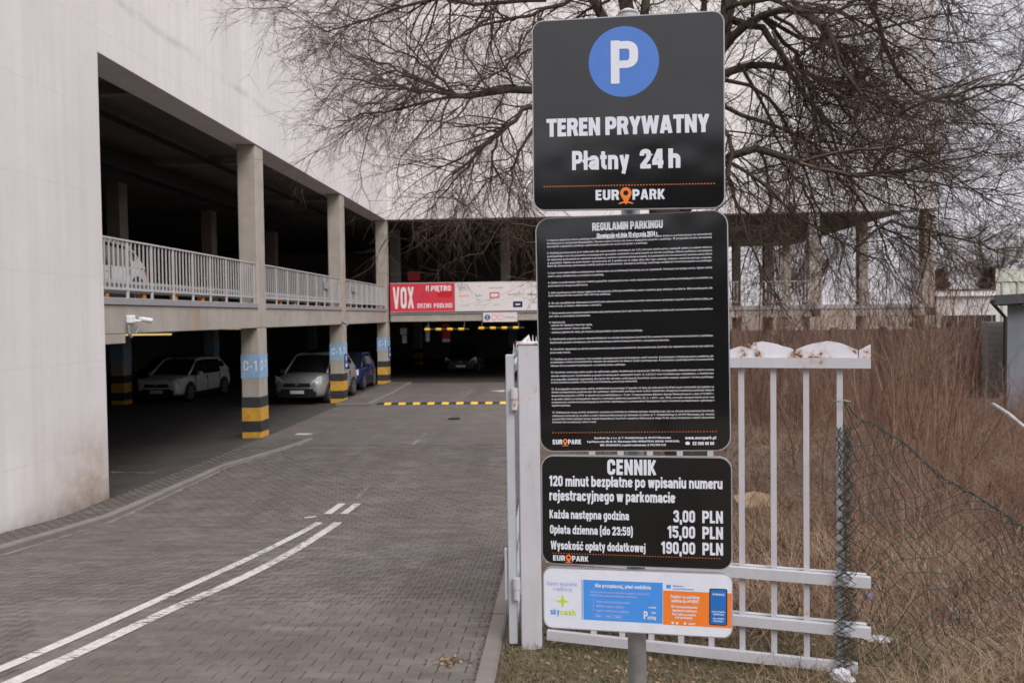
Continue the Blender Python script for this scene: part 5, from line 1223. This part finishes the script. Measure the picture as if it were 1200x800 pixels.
def tree(name, loc, label, limbs, parms, group=None, bark='bark', sides=3, rg=RNG, trunk=None):
    t = empty(name, loc, label, 'tree', group)
    if trunk:
        pts, rr = trunk; m_ = MB(); Pq = resample(pts, 14); m_.tube(Pq, list(np.interp(np.linspace(0, 1, 14), np.linspace(0, 1, len(rr)), rr)), 14); m_.build('trunk', M[bark], t, True)
    LP = []; LR = []; lens = []
    for pts, r0, r1 in limbs:
        Pq = resample(pts, 12); Pq[1:-1] += rg.normal(0, .02, (10, 3)); rr = np.linspace(r0, r1, 12)
        LP.append(Pq); LR.append(rr); lens.append(np.linalg.norm(np.diff(Pq, axis=0), axis=1).sum())
        if r0 > .03: m_ = MB(); m_.tube(Pq, list(rr), 8); m_.build('branch', M[bark], t, True)
    LP = np.array(LP); LR = np.array(LR); lens = np.array(lens)
    thin = [i for i, l in enumerate(limbs) if l[1] <= .03]
    allV = []; allF = []; allT = []; off = 0
    def push(P, Rd, sd=3, tint=(.2, .8)):
        nonlocal off
        V, F = curve_tubes(P, Rd, sd); allV.append(V); allF.append(F+off); off += len(V); allT.append(rg.uniform(*tint, len(P)).repeat(P.shape[1]*sd))
    if thin: push(LP[thin], LR[thin], 4)
    P, Rd = LP, LR
    for lv, (per, lmin, lmax, ang, grav, K, rcap, bias) in enumerate(parms):
        if lv == 0: idx = np.concatenate([np.full(max(1, int(round(per*L*(.35 if .0105 < limbs[i][1] < .0145 else 1)))), i) for i, L in enumerate(lens)])
        else: idx = np.arange(len(P)).repeat(per)
        P, Rd = spawn(P, Rd, idx, lmin, lmax, ang, grav, K, tmin=.1 if lv else .18, rcap=rcap, rg=rg, bias=bias)
        push(P, Rd, 4 if lv == 0 else 3, [(.1, .5), (.2, .7), (.35, 1)][min(lv, 2)])
    o = np_mesh('twigs', np.concatenate(allV), np.concatenate(allF), M['twig'], t, attr=np.concatenate(allT)); o['kind'] = 'stuff'
    return t
def LB(pts, Y0, Y1, r0, r1):
    n = len(pts); return ([at(px, py, Y0+(Y1-Y0)*i/(n-1)) for i, (px, py) in enumerate(pts)], r0*.85, r1*.8)
limbs = [
 LB([(778,330),(772,200),(742,60),(735,0),(728,-90),(720,-200)], 13, 12.4, .17, .10), LB([(776,210),(745,90),(702,10),(660,-60),(600,-140)], 13, 12, .12, .06),
 LB([(782,230),(830,110),(850,40),(866,-60),(890,-180)], 13, 13.6, .17, .09), LB([(748,80),(756,20),(765,-60),(790,-160)], 12.8, 13, .09, .05),
 LB([(772,250),(720,150),(660,102),(620,103),(580,112),(545,113)], 13, 11.8, .12, .055), LB([(650,110),(615,128),(585,155),(560,180),(530,205)], 12.2, 11.4, .05, .02),
 LB([(545,113),(480,103),(430,98),(392,95)], 11.8, 11.3, .035, .008), LB([(560,112),(500,120),(440,132),(392,142)], 11.8, 11, .032, .008),
 LB([(535,112),(505,82),(470,60),(436,42)], 11.8, 11.9, .028, .008), LB([(545,112),(500,98),(455,76),(405,66)], 11.8, 12.2, .03, .008),
 LB([(580,158),(552,190),(525,222),(508,242)], 11.7, 11.2, .028, .007), LB([(580,160),(578,200),(572,236)], 11.7, 11.8, .025, .007), LB([(625,150),(602,190),(596,235),(600,262)], 12, 11.6, .03, .007),
 LB([(700,-40),(600,-25),(520,-5),(440,18),(380,38)], 12.5, 11.6, .06, .010), LB([(690,-10),(640,14),(590,20),(540,40),(500,62)], 12.5, 12, .04, .010), LB([(640,0),(560,5),(470,-8),(390,-20),(335,10)], 12.4, 11.6, .04, .008),
 LB([(575,22),(530,50),(490,90),(470,118)], 12, 11.4, .024, .006), LB([(612,40),(600,75),(560,98),(530,130)], 12, 11.5, .024, .006), LB([(640,170),(628,200),(612,236)], 12.2, 12, .022, .006),
 LB([(660,276),(610,260),(580,258),(552,250)], 10.6, 10.2, .016, .004), LB([(660,296),(610,278),(592,276),(572,272)], 10.6, 10.1, .014, .004),
 LB([(845,60),(862,32),(889,16),(915,8),(945,10),(972,42),(988,82),(1010,112)], 13.4, 12, .085, .022), LB([(858,24),(882,23),(905,36),(913,65),(937,107),(970,146),(990,190)], 13.4, 12.4, .07, .02),
 LB([(820,100),(853,78),(889,74),(924,75),(963,94),(1002,106),(1040,100)], 13.2, 14.5, .085, .02), LB([(800,250),(840,190),(882,165),(908,172),(937,191),(976,214),(1022,204),(1100,191)], 13, 11.5, .095, .014),
 LB([(900,-30),(937,8),(960,32),(973,49),(1002,71),(1006,100)], 13.4, 13, .06, .022), LB([(1000,-40),(1035,20),(1041,60),(1041,90),(1074,120),(1132,123),(1197,90),(1240,70)], 13.2, 14.2, .045, .010),
 LB([(905,36),(925,85),(990,118),(1050,135),(1110,160)], 12.8, 12.2, .03, .010), LB([(937,191),(985,205),(1067,206),(1132,224),(1162,224),(1190,215)], 11.8, 11.2, .03, .007), LB([(1100,191),(1150,178),(1195,186)], 11.6, 11.4, .02, .006),
 LB([(800,150),(850,135),(862,160),(850,210),(868,262),(893,318),(915,352)], 13, 11.8, .05, .012), LB([(790,190),(850,175),(890,215),(940,258),(1000,296),(1045,306)], 12.8, 11.8, .04, .008), LB([(889,16),(940,52),(1000,40),(1060,30),(1120,10),(1180,20)], 13.2, 14, .04, .008),
 LB([(860,-60),(930,-50),(1010,-30),(1090,-40),(1150,0)], 13.5, 13, .08, .015), LB([(820,110),(870,140),(920,150),(960,170),(1000,220),(1060,250),(1100,248)], 13.2, 13, .045, .009), LB([(889,16),(910,40),(940,70),(955,120),(960,180),(975,230)], 13.4, 13.4, .045, .009),
 LB([(830,90),(865,88),(900,110),(930,150),(945,210),(965,260),(1000,300)], 13, 13.8, .04, .008), LB([(1035,20),(1090,50),(1140,50),(1200,30)], 13.8, 13.6, .022, .006), LB([(963,94),(1000,112),(1060,140),(1120,145),(1180,150),(1230,130)], 13, 12.4, .022, .006),
 LB([(715,0),(680,20),(650,40),(620,60),(585,80)], 12.6, 13.2, .03, .008), LB([(850,10),(900,-10),(950,20),(1000,10),(1060,-10)], 13, 12, .05, .01),
]
limbs += [(lambda p: ([p, p+Vector((random.uniform(-.8,.8), random.uniform(-1.5,1.5), random.uniform(1.2,2.2))), p+Vector((random.uniform(-1.6,1.6), random.uniform(-2.5,2.5), random.uniform(2.6,4)))], .06, .015))(Vector((random.uniform(-.8, 4.2), random.uniform(12, 14.5), random.uniform(7.3, 8.6)))) for _ in range(9)]
limbs += [LB([(925,200),(950,235),(960,275),(972,318)], 12.6, 12.2, .03, .007), LB([(980,205),(1015,240),(1035,280),(1050,320)], 12.2, 12.4, .03, .007), LB([(890,175),(905,220),(900,270),(912,320)], 12.8, 12.0, .03, .007),
 LB([(1040,195),(1075,225),(1095,262),(1108,290)], 11.8, 12.2, .024, .006), LB([(950,180),(990,180),(1040,160),(1090,165)], 12.8, 13.6, .03, .008), LB([(960,95),(1000,140),(1030,185),(1042,235)], 13, 13.4, .03, .008), LB([(870,80),(900,140),(925,200),(935,260)], 13.2, 13.6, .035, .008), LB([(900,10),(960,60),(1010,80),(1080,85)], 13.3, 12.6, .035, .008), LB([(1010,95),(1050,110),(1080,170),(1120,200)], 12.6, 12.0, .025, .007)]
for k in range(6):
    a_ = limbs[[22, 23, 24, 25, 27, 31, 32, 33, 35, 36][k % 10]][0]; p_ = Vector(a_[min(len(a_)-2, 2+k % 3)]); yv = random.uniform(-1.6, 1.2)
    limbs.append(([p_, p_+Vector((random.uniform(.3, .7), yv*.4, random.uniform(.1, .5))), p_+Vector((random.uniform(.9, 1.6), yv*.8, random.uniform(-.2, .5))), p_+Vector((random.uniform(1.6, 2.6), yv, random.uniform(-1.2, .1)))], .03, .006))
trunk = ([Vector((2.15, 13.1, -.2)), Vector((2.12, 13.1, .6)), Vector((2.0, 13.05, 1.8)), Vector((1.85, 13.0, 3.2)), at(776, 215, 13)], [.42, .34, .30, .26, .22])
big_tree = tree('bare_tree', (2.12, 13.1, 0), 'large bare tree spreading its dark tangled branches behind the sign boards', limbs,
    [(7.5, .5, 1.6, .8, .06, 7, .014, None), (7, .3, .9, .75, .11, 5, .0064, None), (6, .12, .42, .65, .10, 3, .0040, None)], trunk=trunk)
# far bare tree and evergreens on the right skyline
def simple_tree(name, x, y, h, label, seed, spread=.30, group='trees on the right skyline', n=9, dens=(4, 6, 5)):
    rg = np.random.default_rng(seed); r_ = random.Random(seed); lb = []
    for k in range(n):
        a = 2*math.pi*k/n + r_.uniform(-.3, .3); z0 = h*r_.uniform(.22, .45); rr = h*spread*r_.uniform(.6, 1.1)
        b = Vector((x, y, z0)); lb.append(([b, b+Vector((math.cos(a)*rr*.35, math.sin(a)*rr*.35, h*.2)), b+Vector((math.cos(a)*rr*.75, math.sin(a)*rr*.75, h*.38)), Vector((x+math.cos(a)*rr, y+math.sin(a)*rr, h*r_.uniform(.75, .98)))], h*.0065, h*.002))
    return tree(name, (x, y, 0), label, lb, [(dens[0]*1.6, h*.10, h*.26, .7, -.02, 5, h*.0022, None), (dens[1]+3, h*.05, h*.12, .65, 0, 3, h*.0013, None), (dens[2], h*.02, h*.06, .5, 0, 3, h*.0009, None)], group, rg=rg,
        trunk=([Vector((x, y, -.2)), Vector((x+.1, y, h*.25)), Vector((x, y, h*.5)), Vector((x-.1, y, h*.85))], [h*.018, h*.013, h*.008, h*.003]))
simple_tree('bare_tree', 41.0, 80, 10.4, 'round-crowned bare tree on the skyline above the pale green roof structure', 5, .36, n=11, dens=(2, 6, 5))
simple_tree('bare_tree', 36.5, 84, 8.8, 'smaller bare tree on the skyline left of the round-crowned one', 8, .30, dens=(2, 5, 4))
simple_tree('bare_tree', 20.5, 78, 9.5, 'bare tree standing beyond the open bays of the garage', 12, .34, dens=(2, 5, 4))
simple_tree('bare_tree', 27.0, 92, 10.5, 'bare tree far beyond the garage corner column', 14, .34, dens=(2, 5, 4))
M['needle'] = plant('conifer_needles', [(0, (.012, .022, .012)), (.6, (.028, .045, .022)), (1, (.05, .07, .035))])
def conifer(x, y, h, wd, label, seed):
    rg = np.random.default_rng(seed); t = empty('evergreen_tree', (x, y, 0), label, 'tree', 'evergreens on the right skyline')
    m_ = MB(); m_.tube([(x, y, -.1), (x, y, h*.9)], [.2, .04], 8); m_.build('trunk', M['bark'], t)
    n = 5200; z = rg.uniform(.08, 1, n)**.85; r = wd*(1-z)**.7*(.55+.45*np.sqrt(rg.random(n)))*(1+.25*np.sin(z*40+rg.random(n))); a = rg.uniform(0, 2*np.pi, n)
    B = np.stack([x+r*np.cos(a), y+r*np.sin(a), z*h], -1); d = unit(np.stack([np.cos(a), np.sin(a), rg.uniform(-.2, .7, n)], -1)); s_ = rg.uniform(.1, .26, n)[:, None]
    e_ = unit(np.cross(d, rg.normal(0, 1, (n, 3))))
    V = np.stack([B-e_*s_*.35, B+e_*s_*.35, B+d*s_*1.5], 1).reshape(-1, 3); F = np.arange(n*3).reshape(-1, 3)
    tag(np_mesh('crown', V, F, M['needle'], t, attr=rg.random(n).repeat(3)), kind='stuff')
conifer(38.2, 76, 6.6, 2.0, 'dark evergreen below the round-crowned tree on the right skyline', 3)
conifer(34.4, 77, 6.6, 1.7, 'dark evergreen right of the garage corner column', 4)
conifer(32.6, 75, 5.2, 1.6, 'low evergreen just beside the garage corner column', 6)

# ================================================================== BUILDINGS ON THE RIGHT
M['bluewall'] = concrete('blue_grey_wall', (.17, .185, .215)); M['greenwall'] = simple('pale_green_cladding', (.50, .52, .44), .08, 3, .6, space='w'); M['roofing'] = simple('dark_roofing', (.05, .052, .058), .25, 3, .8, space='w')
M['lightwall'] = simple('pale_wall', (.55, .53, .53), .08, 2, .8, space='w')
sh = empty('outbuilding', (14, 24, 0), 'blue-grey outbuilding with dark overhanging roof at the right edge', 'building')
m_ = MB(); m_.prism([(11.6, 22.2), (19, 22.2), (22, 28.4), (15.0, 28.4)], lambda u, v, w: (u, v, w), -.2, 3.12); m_.build('wall', M['bluewall'], sh)
m_ = MB(); m_.add([(11.05, 21.8, 3.121), (19.4, 21.8, 3.5), (22.4, 28.6, 3.5), (14.7, 28.6, 3.121), (11.05, 21.8, 3.36), (19.4, 21.8, 3.78), (22.4, 28.6, 3.78), (14.7, 28.6, 3.36)], [(0,3,2,1), (4,5,6,7), (0,1,5,4), (1,2,6,5), (2,3,7,6), (3,0,4,7)]); m_.build('roof', M['roofing'], sh)
m_ = MB(); m_.tube([(11.02, 21.78, 3.2), (14.6, 28.5, 3.2)], .06, 8); m_.tube([(11.05, 21.9, 3.2), (11.5, 22.1, 2.8), (11.5, 22.1, 0)], .045, 8); m_.build('gutter', M['black'], sh)
gs = empty('cladded_shed', (21, 38, 0), 'pale green clad shed with upright ribs behind the outbuilding', 'building')
m_ = MB(); m_.prism([(18.35, 36), (30, 36), (33, 42), (21.6, 42)], lambda u, v, w: (u, v, w), -.2, 4.15); m_.build('wall', M['greenwall'], gs)
m_ = MB(); m_.prism([(18.3, 35.94), (30.05, 35.94), (33, 42), (21.6, 42)], lambda u, v, w: (u, v, w), 4.151, 4.62); m_.build('fascia', M['greenwall'], gs)
for k in range(16): m_ = MB(); m_.box(18.55+k*.62, 18.63+k*.62, 35.95, 35.998, 0, 4.148); m_.build('rib', M['flash'], gs)
m_ = MB(); m_.prism([(18.3, 35.92), (30.08, 35.92), (33, 42), (21.6, 42)], lambda u, v, w: (u, v, w), 4.625, 4.68); m_.build('roof', M['rail'], gs)
lw = empty('low_building', (28, 60, 0), 'low whitish building with dark windows beyond the garage corner', 'building')
m_ = MB(); m_.prism([(26.6, 60), (34, 60), (39, 70), (31.3, 70)], lambda u, v, w: (u, v, w), -.2, 3.95); m_.build('wall', M['lightwall'], lw); m_ = MB(); m_.prism([(26.4, 59.7), (34.2, 59.7), (39, 70), (31.3, 70)], lambda u, v, w: (u, v, w), 3.96, 4.35); m_.build('fascia', M['white'], lw)
m_ = MB(); m_.prism([(26.3, 59.6), (34.3, 59.6), (39, 70), (31.3, 70)], lambda u, v, w: (u, v, w), 4.355, 4.45); m_.build('roof', concrete('brown_roof_edge', (.13, .07, .06)), lw) if False else m_.build('roof', M['darkwall'], lw)
for k in range(6):
    m_ = MB(); m_.box(26.9+k*1.15, 28.0+k*1.15, 59.97, 59.998, 1.2, 2.65); wn = m_.build('window', M['glass'], lw); m_ = MB(); m_.box(26.9+k*1.15, 28.0+k*1.15, 59.93, 59.968, 1.12, 1.195); m_.build('sill', M['white'], wn)
# roof-top chimney cowl seen over the shed
ck = empty('roof_cowl', (21.3, 38, 4.7), 'small dark cowl on a thin bent pipe above the pale green shed', 'cowl')
m_ = MB(); p = at(1192, 316, 38); q = at(1189, 308, 38); m_.tube([(p.x, 38, 4.68), (p.x, 38, q.z-.1), (q.x, 38, q.z)], .025, 6); m_.build('pipe', M['galv'], ck); m_ = MB(); m_.tube([(q.x-.18, 38, q.z), (q.x+.02, 38, q.z+.12), (q.x+.14, 38, q.z+.02)], [.08, .12, .04], 8); m_.build('hood', M['black'], ck)
# unseen backdrop building added behind the camera to darken the glossy boards' reflections
ob = empty('reflection_backdrop', (-5, -45, 0), 'unseen long dark backdrop building added behind the camera for the reflections in the glossy boards', 'building')
m_ = MB(); m_.box(-60, 34, -58, -45, -.2, 13.0); m_.build('wall', simple('backdrop_dark', (.045, .036, .032), .2, 1, .8, space='w'), ob)
for k in range(22):
    m_ = MB(); m_.box(-58+k*4.1, -56+k*4.1, -44.99, -44.95, 5.2, 7.2); m_.build('window', M['glass'], ob)

# ================================================================== DRY VEGETATION
def blades(name, n, X, Y, Z, hmin, hmax, lean, wdt, mat, K=4, parent=None, rg=RNG, sides=2, droop=.5, tint=None, flat=0.0):
    a = rg.uniform(0, 2*np.pi, n); H = rg.uniform(hmin, hmax, n); l = np.abs(rg.normal(lean, lean*.5, n))
    d = unit(np.stack([np.cos(a)*np.sin(l), np.sin(a)*np.sin(l), np.cos(l)], -1)); P = np.empty((n, K, 3)); P[:, 0] = np.stack([X, Y, Z], -1)
    for k in range(1, K):
        P[:, k] = P[:, k-1] + d*(H/(K-1))[:, None]; d = unit(d + np.stack([np.cos(a)*droop/K, np.sin(a)*droop/K, np.full(n, -droop*.7/K)], -1) + rg.normal(0, .08, (n, 3)))
    P[:, 1:, 2] = np.maximum(P[:, 1:, 2], Z[:, None]+.008)
    if tint is None: tint = rg.random(n)
    if sides == 2:
        s_ = unit(np.stack([-np.sin(a), np.cos(a), np.zeros(n)], -1)+rg.normal(0, .3, (n, 3)))[:, None]*(wdt*np.linspace(1, .25, K))[None, :, None]
        V = np.stack([P-s_, P+s_], 2).reshape(-1, 3); i = np.arange(n)[:, None]*2*K + np.arange(K-1)[None]*2; F = np.stack([i, i+1, i+3, i+2], -1).reshape(-1, 4)
        return tag(np_mesh(name, V, F, M[mat], parent, attr=tint.repeat(2*K)), kind='stuff')
    V, F = curve_tubes(P, np.full(n, wdt)[:, None]*np.linspace(1, .4, K)[None], 3)
    return tag(np_mesh(name, V, F, M[mat], parent, attr=tint.repeat(3*K)), kind='stuff')
def field(n, y0, y1, a0=.02, a1=.68, pw=1.0, rg=RNG, clump=0, xmin=.0):
    Y = y0 + (y1-y0)*rg.random(n)**pw; X = Y*rg.uniform(a0, a1, n)
    if clump:
        nc = clump; c = rg.integers(0, nc, n); cx = Y[:nc].copy(); ox = X[:nc].copy(); X = ox[c]+rg.normal(0, .16, n); Y = cx[c]+rg.normal(0, .16, n)
    k = (X > xmin) & (Y < 29.8) & ~((X > 11.3) & (Y > 21.9)); X, Y = X[k], Y[k]; return X, Y, soil_z(X, Y)-.01
# matted straw over the whole waste ground
X, Y, Z = field(52000, 6.4, 29.5, pw=1.3, xmin=.15); tn = RNG.beta(2, 2.6, len(X))*.9; pt_ = (np.sin(X*1.9+Y*.7)+np.sin(Y*1.7-X*1.1)+RNG.normal(0, .5, len(X))) > .9; blades('flattened_weeds', int((~pt_).sum()), X[~pt_], Y[~pt_], Z[~pt_], .10, .42, 1.2, .0038, 'brush', tint=np.clip(tn[~pt_]*1.15, 0, 1)); blades('dry_grass', int(pt_.sum()), X[pt_], Y[pt_], Z[pt_], .10, .38, 1.25, .0042, 'straw', tint=tn[pt_])
X, Y, Z = field(17000, 6.6, 29.5, pw=1.2, clump=420, xmin=.2); blades('grass_tufts', len(X), X, Y, Z, .18, .55, .7, .0042, 'straw', tint=np.clip(RNG.normal(.35, .2, len(X)), 0, .88))
for cx_, cy_, n_ in ((3.75, 8.6, 900), (4.25, 9.0, 800), (3.4, 9.4, 500), (4.0, 7.9, 500), (4.7, 8.3, 500), (2.6, 10.5, 350), (2.1, 8.2, 250)):
    X = RNG.normal(cx_, .28, n_); Y = RNG.normal(cy_, .34, n_); blades('bleached_straw', n_, X, Y, soil_z(X, Y)-.01, .15, .5, 1.15, .0034, 'straw', K=5, droop=.9, tint=np.clip(RNG.normal(.78, .12, n_), .3, .9))
# brown weed stems, thicker with distance
X, Y, Z = field(16000, 8.5, 29.5, pw=.7, clump=620, xmin=.3); q_ = ~((X/Y < .355+.03*np.sin(Y*2)) & (Y < 21) & (RNG.random(len(X)) < .86)); X, Y, Z = X[q_], Y[q_], Z[q_]; blades('weed_stems', len(X), X, Y, Z, .3, 1.15, .5, .0042, 'brush', K=6, sides=3, droop=.9, tint=np.clip(RNG.normal(.5, .24, len(X)), 0, 1))
def brush(name, n, y0, y1, h0, h1, r, seed, a0=.1, a1=.66, side=9, pw=1.0, lean=.2):
    rg = np.random.default_rng(seed); Y = y0+(y1-y0)*rg.random(n)**pw; X = Y*rg.uniform(a0, a1, n); k = ~((X > 11.2) & (Y > 21.7)) & ~((X/Y < .35) & (Y < 20) & (rg.random(n) < .9)); X, Y = X[k], Y[k]; n = len(X); Z = soil_z(X, Y); a = rg.uniform(0, 6.28, n); l = np.abs(rg.normal(0, lean, n)); H = rg.uniform(h0, h1, n); K = 7
    d = unit(np.stack([np.cos(a)*np.sin(l), np.sin(a)*np.sin(l), np.cos(l)], -1)); P = np.empty((n, K, 3)); P[:, 0] = np.stack([X, Y, Z-.02], -1)
    for q in range(1, K): P[:, q] = P[:, q-1]+d*(H/(K-1))[:, None]; d = unit(d+rg.normal(0, .11, (n, 3))+np.array([0, 0, .0]))
    Rd = r*rg.uniform(.6, 1.3, n)[:, None]*np.linspace(1, .3, K)[None]
    V, F = curve_tubes(P, Rd, 4); T = rg.uniform(.1, .9, n); P2, R2 = spawn(P, Rd, np.arange(n).repeat(side), .15, .6, .5, -.03, 4, rs=.5, rcap=r*.45, rg=rg, tmin=.2); V2, F2 = curve_tubes(P2, R2, 3)
    P3, R3 = spawn(P2, R2, np.arange(len(P2)).repeat(2), .08, .3, .5, 0, 3, rs=.6, rcap=r*.3, rg=rg); V3, F3 = curve_tubes(P3, R3, 3)
    Vt = np.concatenate([V, V2, V3]); Ft = np.concatenate([F, F2+len(V), F3+len(V)+len(V2)])
    tt = np.concatenate([T.repeat(4*K), T.repeat(side).repeat(12), T.repeat(side*2).repeat(9)])
    return tag(np_mesh(name, Vt, Ft, M['brush'], attr=tt), kind='stuff')
brush('brushwood', 1150, 9.5, 28, .6, 1.8, .006, 21, pw=.7, lean=.75, side=12)
brush('brambles', 210, 6.9, 13, .5, 1.3, .0042, 25, a0=.30, a1=.62, lean=.8, side=14)
brush('tall_saplings', 380, 12, 27, 2.2, 4.5, .010, 22, a0=.22, a1=.48, side=16)
brush('tall_saplings', 200, 13, 27, 2.3, 3.7, .009, 23, a0=.10, a1=.32, side=16)
# foreground grass by the gate and the netting
def fg(n, x0, x1, y0, y1, rg=RNG):
    X = rg.uniform(x0, x1, n); Y = rg.uniform(y0, y1, n); k = X > RX+.16; return X[k], Y[k], soil_z(X[k], Y[k])-.004
X, Y, Z = fg(26000, -.4, 2.6, 4.6, 6.9); blades('short_turf', len(X), X, Y, Z, .02, .075, .6, .0022, 'turf', K=3, tint=np.clip(RNG.normal(.42, .25, len(X)), 0, 1))
X, Y, Z = fg(6500, 1.2, 5.2, 4.6, 7.4); blades('dry_grass', len(X), X, Y, Z, .12, .36, 1.2, .0024, 'straw', K=5, tint=np.clip(RNG.normal(.38, .24, len(X)), 0, .9))
for cx_, cy_, n_, h_ in ((2.55, 5.15, 300, .42), (2.2, 5.0, 160, .36), (2.95, 5.35, 320, .5), (3.3, 5.2, 260, .45), (2.15, 5.9, 120, .32), (2.75, 5.9, 200, .36), (3.4, 6.0, 220, .4), (3.05, 4.75, 160, .36), (2.0, 4.95, 160, .35), (3.7, 5.5, 260, .6)):
    X = RNG.normal(cx_, .13, n_); Y = RNG.normal(cy_, .12, n_); blades('dry_grass_tuft', n_, X, Y, soil_z(X, Y)-.01, h_*.5, h_*1.25, .62, .0022, 'straw', K=6, droop=1.0, tint=np.clip(RNG.normal(.5, .2, n_), .1, .88))
# dead leaves
def litter(name, n, X, Y, Z, s0, s1, mat='leaf'):
    a = RNG.uniform(0, 6.28, n); s_ = RNG.uniform(s0, s1, n)[:, None]; u = np.stack([np.cos(a), np.sin(a), RNG.normal(0, .35, n)], -1)*s_; v = np.stack([-np.sin(a), np.cos(a), RNG.normal(0, .35, n)], -1)*s_*.6
    c = np.stack([X, Y, Z+.012], -1); V = np.stack([c-u, c-v+np.array([0, 0, .004]), c+u, c+v+np.array([0, 0, .006])], 1).reshape(-1, 3)
    return tag(np_mesh(name, V, np.arange(n*4).reshape(-1, 4), M[mat], attr=RNG.random(n).repeat(4)), kind='stuff')
X, Y, Z = fg(2600, -.35, 3.2, 4.6, 7.2); litter('dead_leaves', len(X), X, Y, Z, .008, .026)
X, Y, Z = field(9000, 7, 20, xmin=.3); litter('dead_leaves', len(X), X, Y, Z, .015, .05)
lc = onground(525, 775); X = RNG.normal(lc.x, .07, 90); Y = RNG.normal(lc.y, .05, 90); litter('leaf_litter', 90, X, Y, gz(X, Y)-.006, .006, .02)
X = RX-.0-np.abs(RNG.normal(0, .035, 400)); Y = RNG.uniform(4.8, 14, 400); litter('leaf_litter', 400, X, Y, gz(X, Y)-.006, .004, .014)
X, Y = RNG.uniform(RX+.13, RX+.24, 700), RNG.uniform(4.6, 8, 700); blades('kerb_grass', 700, X, Y, soil_z(X, Y), .02, .06, .6, .0022, 'turf', K=3)
# ------------------------------------------------------------------ rubbish lying about
def crumple(name, c, s, mat, label, cat, seed):
    b = bmesh.new(); bmesh.ops.create_icosphere(b, subdivisions=3, radius=1); r_ = random.Random(seed)
    from mathutils import noise as nz_
    for v in b.verts:
        k = nz_.noise(v.co*2.1+Vector((seed, 0, 0)))*.5 + nz_.noise(v.co*5.3+Vector((0, seed, 0)))*.28; v.co = v.co*(1+k); v.co.x *= s[0]; v.co.y *= s[1]; v.co.z = (v.co.z+.5)*s[2]
    me = bpy.data.meshes.new(name); b.to_mesh(me); b.free(); me.materials.append(M[mat]); o = link(name, me); o.location = c; tag(o, label, cat); return o
M['film'] = simple('plastic_film', (.46, .47, .50), .12, 12, .3, 0, .3)
M['card'] = simple('damp_cardboard', (.30, .22, .14), .2, 6, .9)
def gp_(px, py, dy=0):
    # meet the soil surface along a pixel's ray
    d = VF*1000 + VR*(px-600) + VU*(400-py); lo, hi = 3., 40.
    for _ in range(40):
        m = (lo+hi)/2; q = d*(m/d.y)
        if CAM_H+q.z > float(soil_z(q.x, m)): lo = m
        else: hi = m
    q = d*(lo/d.y); return Vector((q.x, q.y, CAM_H+q.z))
crumple('plastic_bag', gp_(986, 797), (.065, .06, .045), 'film', 'crumpled clear plastic bag lying in the grass below the last picket', 'bag', 2)
crumple('plastic_scrap', gp_(1104, 692), (.05, .05, .05), 'film', 'white plastic scrap caught in the grass behind the netting', 'litter', 5)
crumple('plastic_scrap', gp_(1117, 722), (.04, .06, .05), 'film', 'lower white plastic scrap in the grass just behind the netting', 'litter', 6)
crumple('plastic_scrap', gp_(1028, 750), (.09, .05, .02), 'film', 'flat pale plastic scrap beside the foot of the netting bunch', 'litter', 7)
crumple('paper_scrap', gp_(897, 633), (.045, .04, .03), 'film', 'small white paper scrap on the soil seen between the pickets', 'litter', 8)
crumple('paper_scrap', gp_(897, 475), (.12, .1, .06), 'film', 'tiny white scrap high between the pickets near the brush', 'litter', 9)
c_ = gp_(888, 592); m_ = MB(); m_.prism([(-.30, -.16), (.26, -.2), (.34, .12), (.02, .24), (-.34, .14)], lambda u, v, w: (c_.x+u, c_.y+v*1.3, c_.z+.05+w+v*.45), 0, .006); tag(m_.build('cardboard_sheet', M['card']), 'torn brown cardboard sheet lying behind the fence pickets', 'cardboard')
m_ = MB(); p = at(1164, 474, 11.5); q = at(1200, 500, 10.6); m_.tube([p, p.lerp(q, .5)+Vector((0, 0, .02)), q, q+(q-p)*.8], [.03, .026, .022, .018], 8); tag(m_.build('pale_log', simple('peeled_wood', (.42, .39, .37), .25, 10, .8)), 'pale peeled branch leaning in the brush near the right edge', 'branch')
for k, (px, py, nm) in enumerate(((1020, 700, 'blue'),)):
    crumple('bottle_scrap', gp_(px, py), (.05, .03, .025), 'ink_sky', 'small blue plastic scrap behind the netting next to the rails', 'litter', 12)
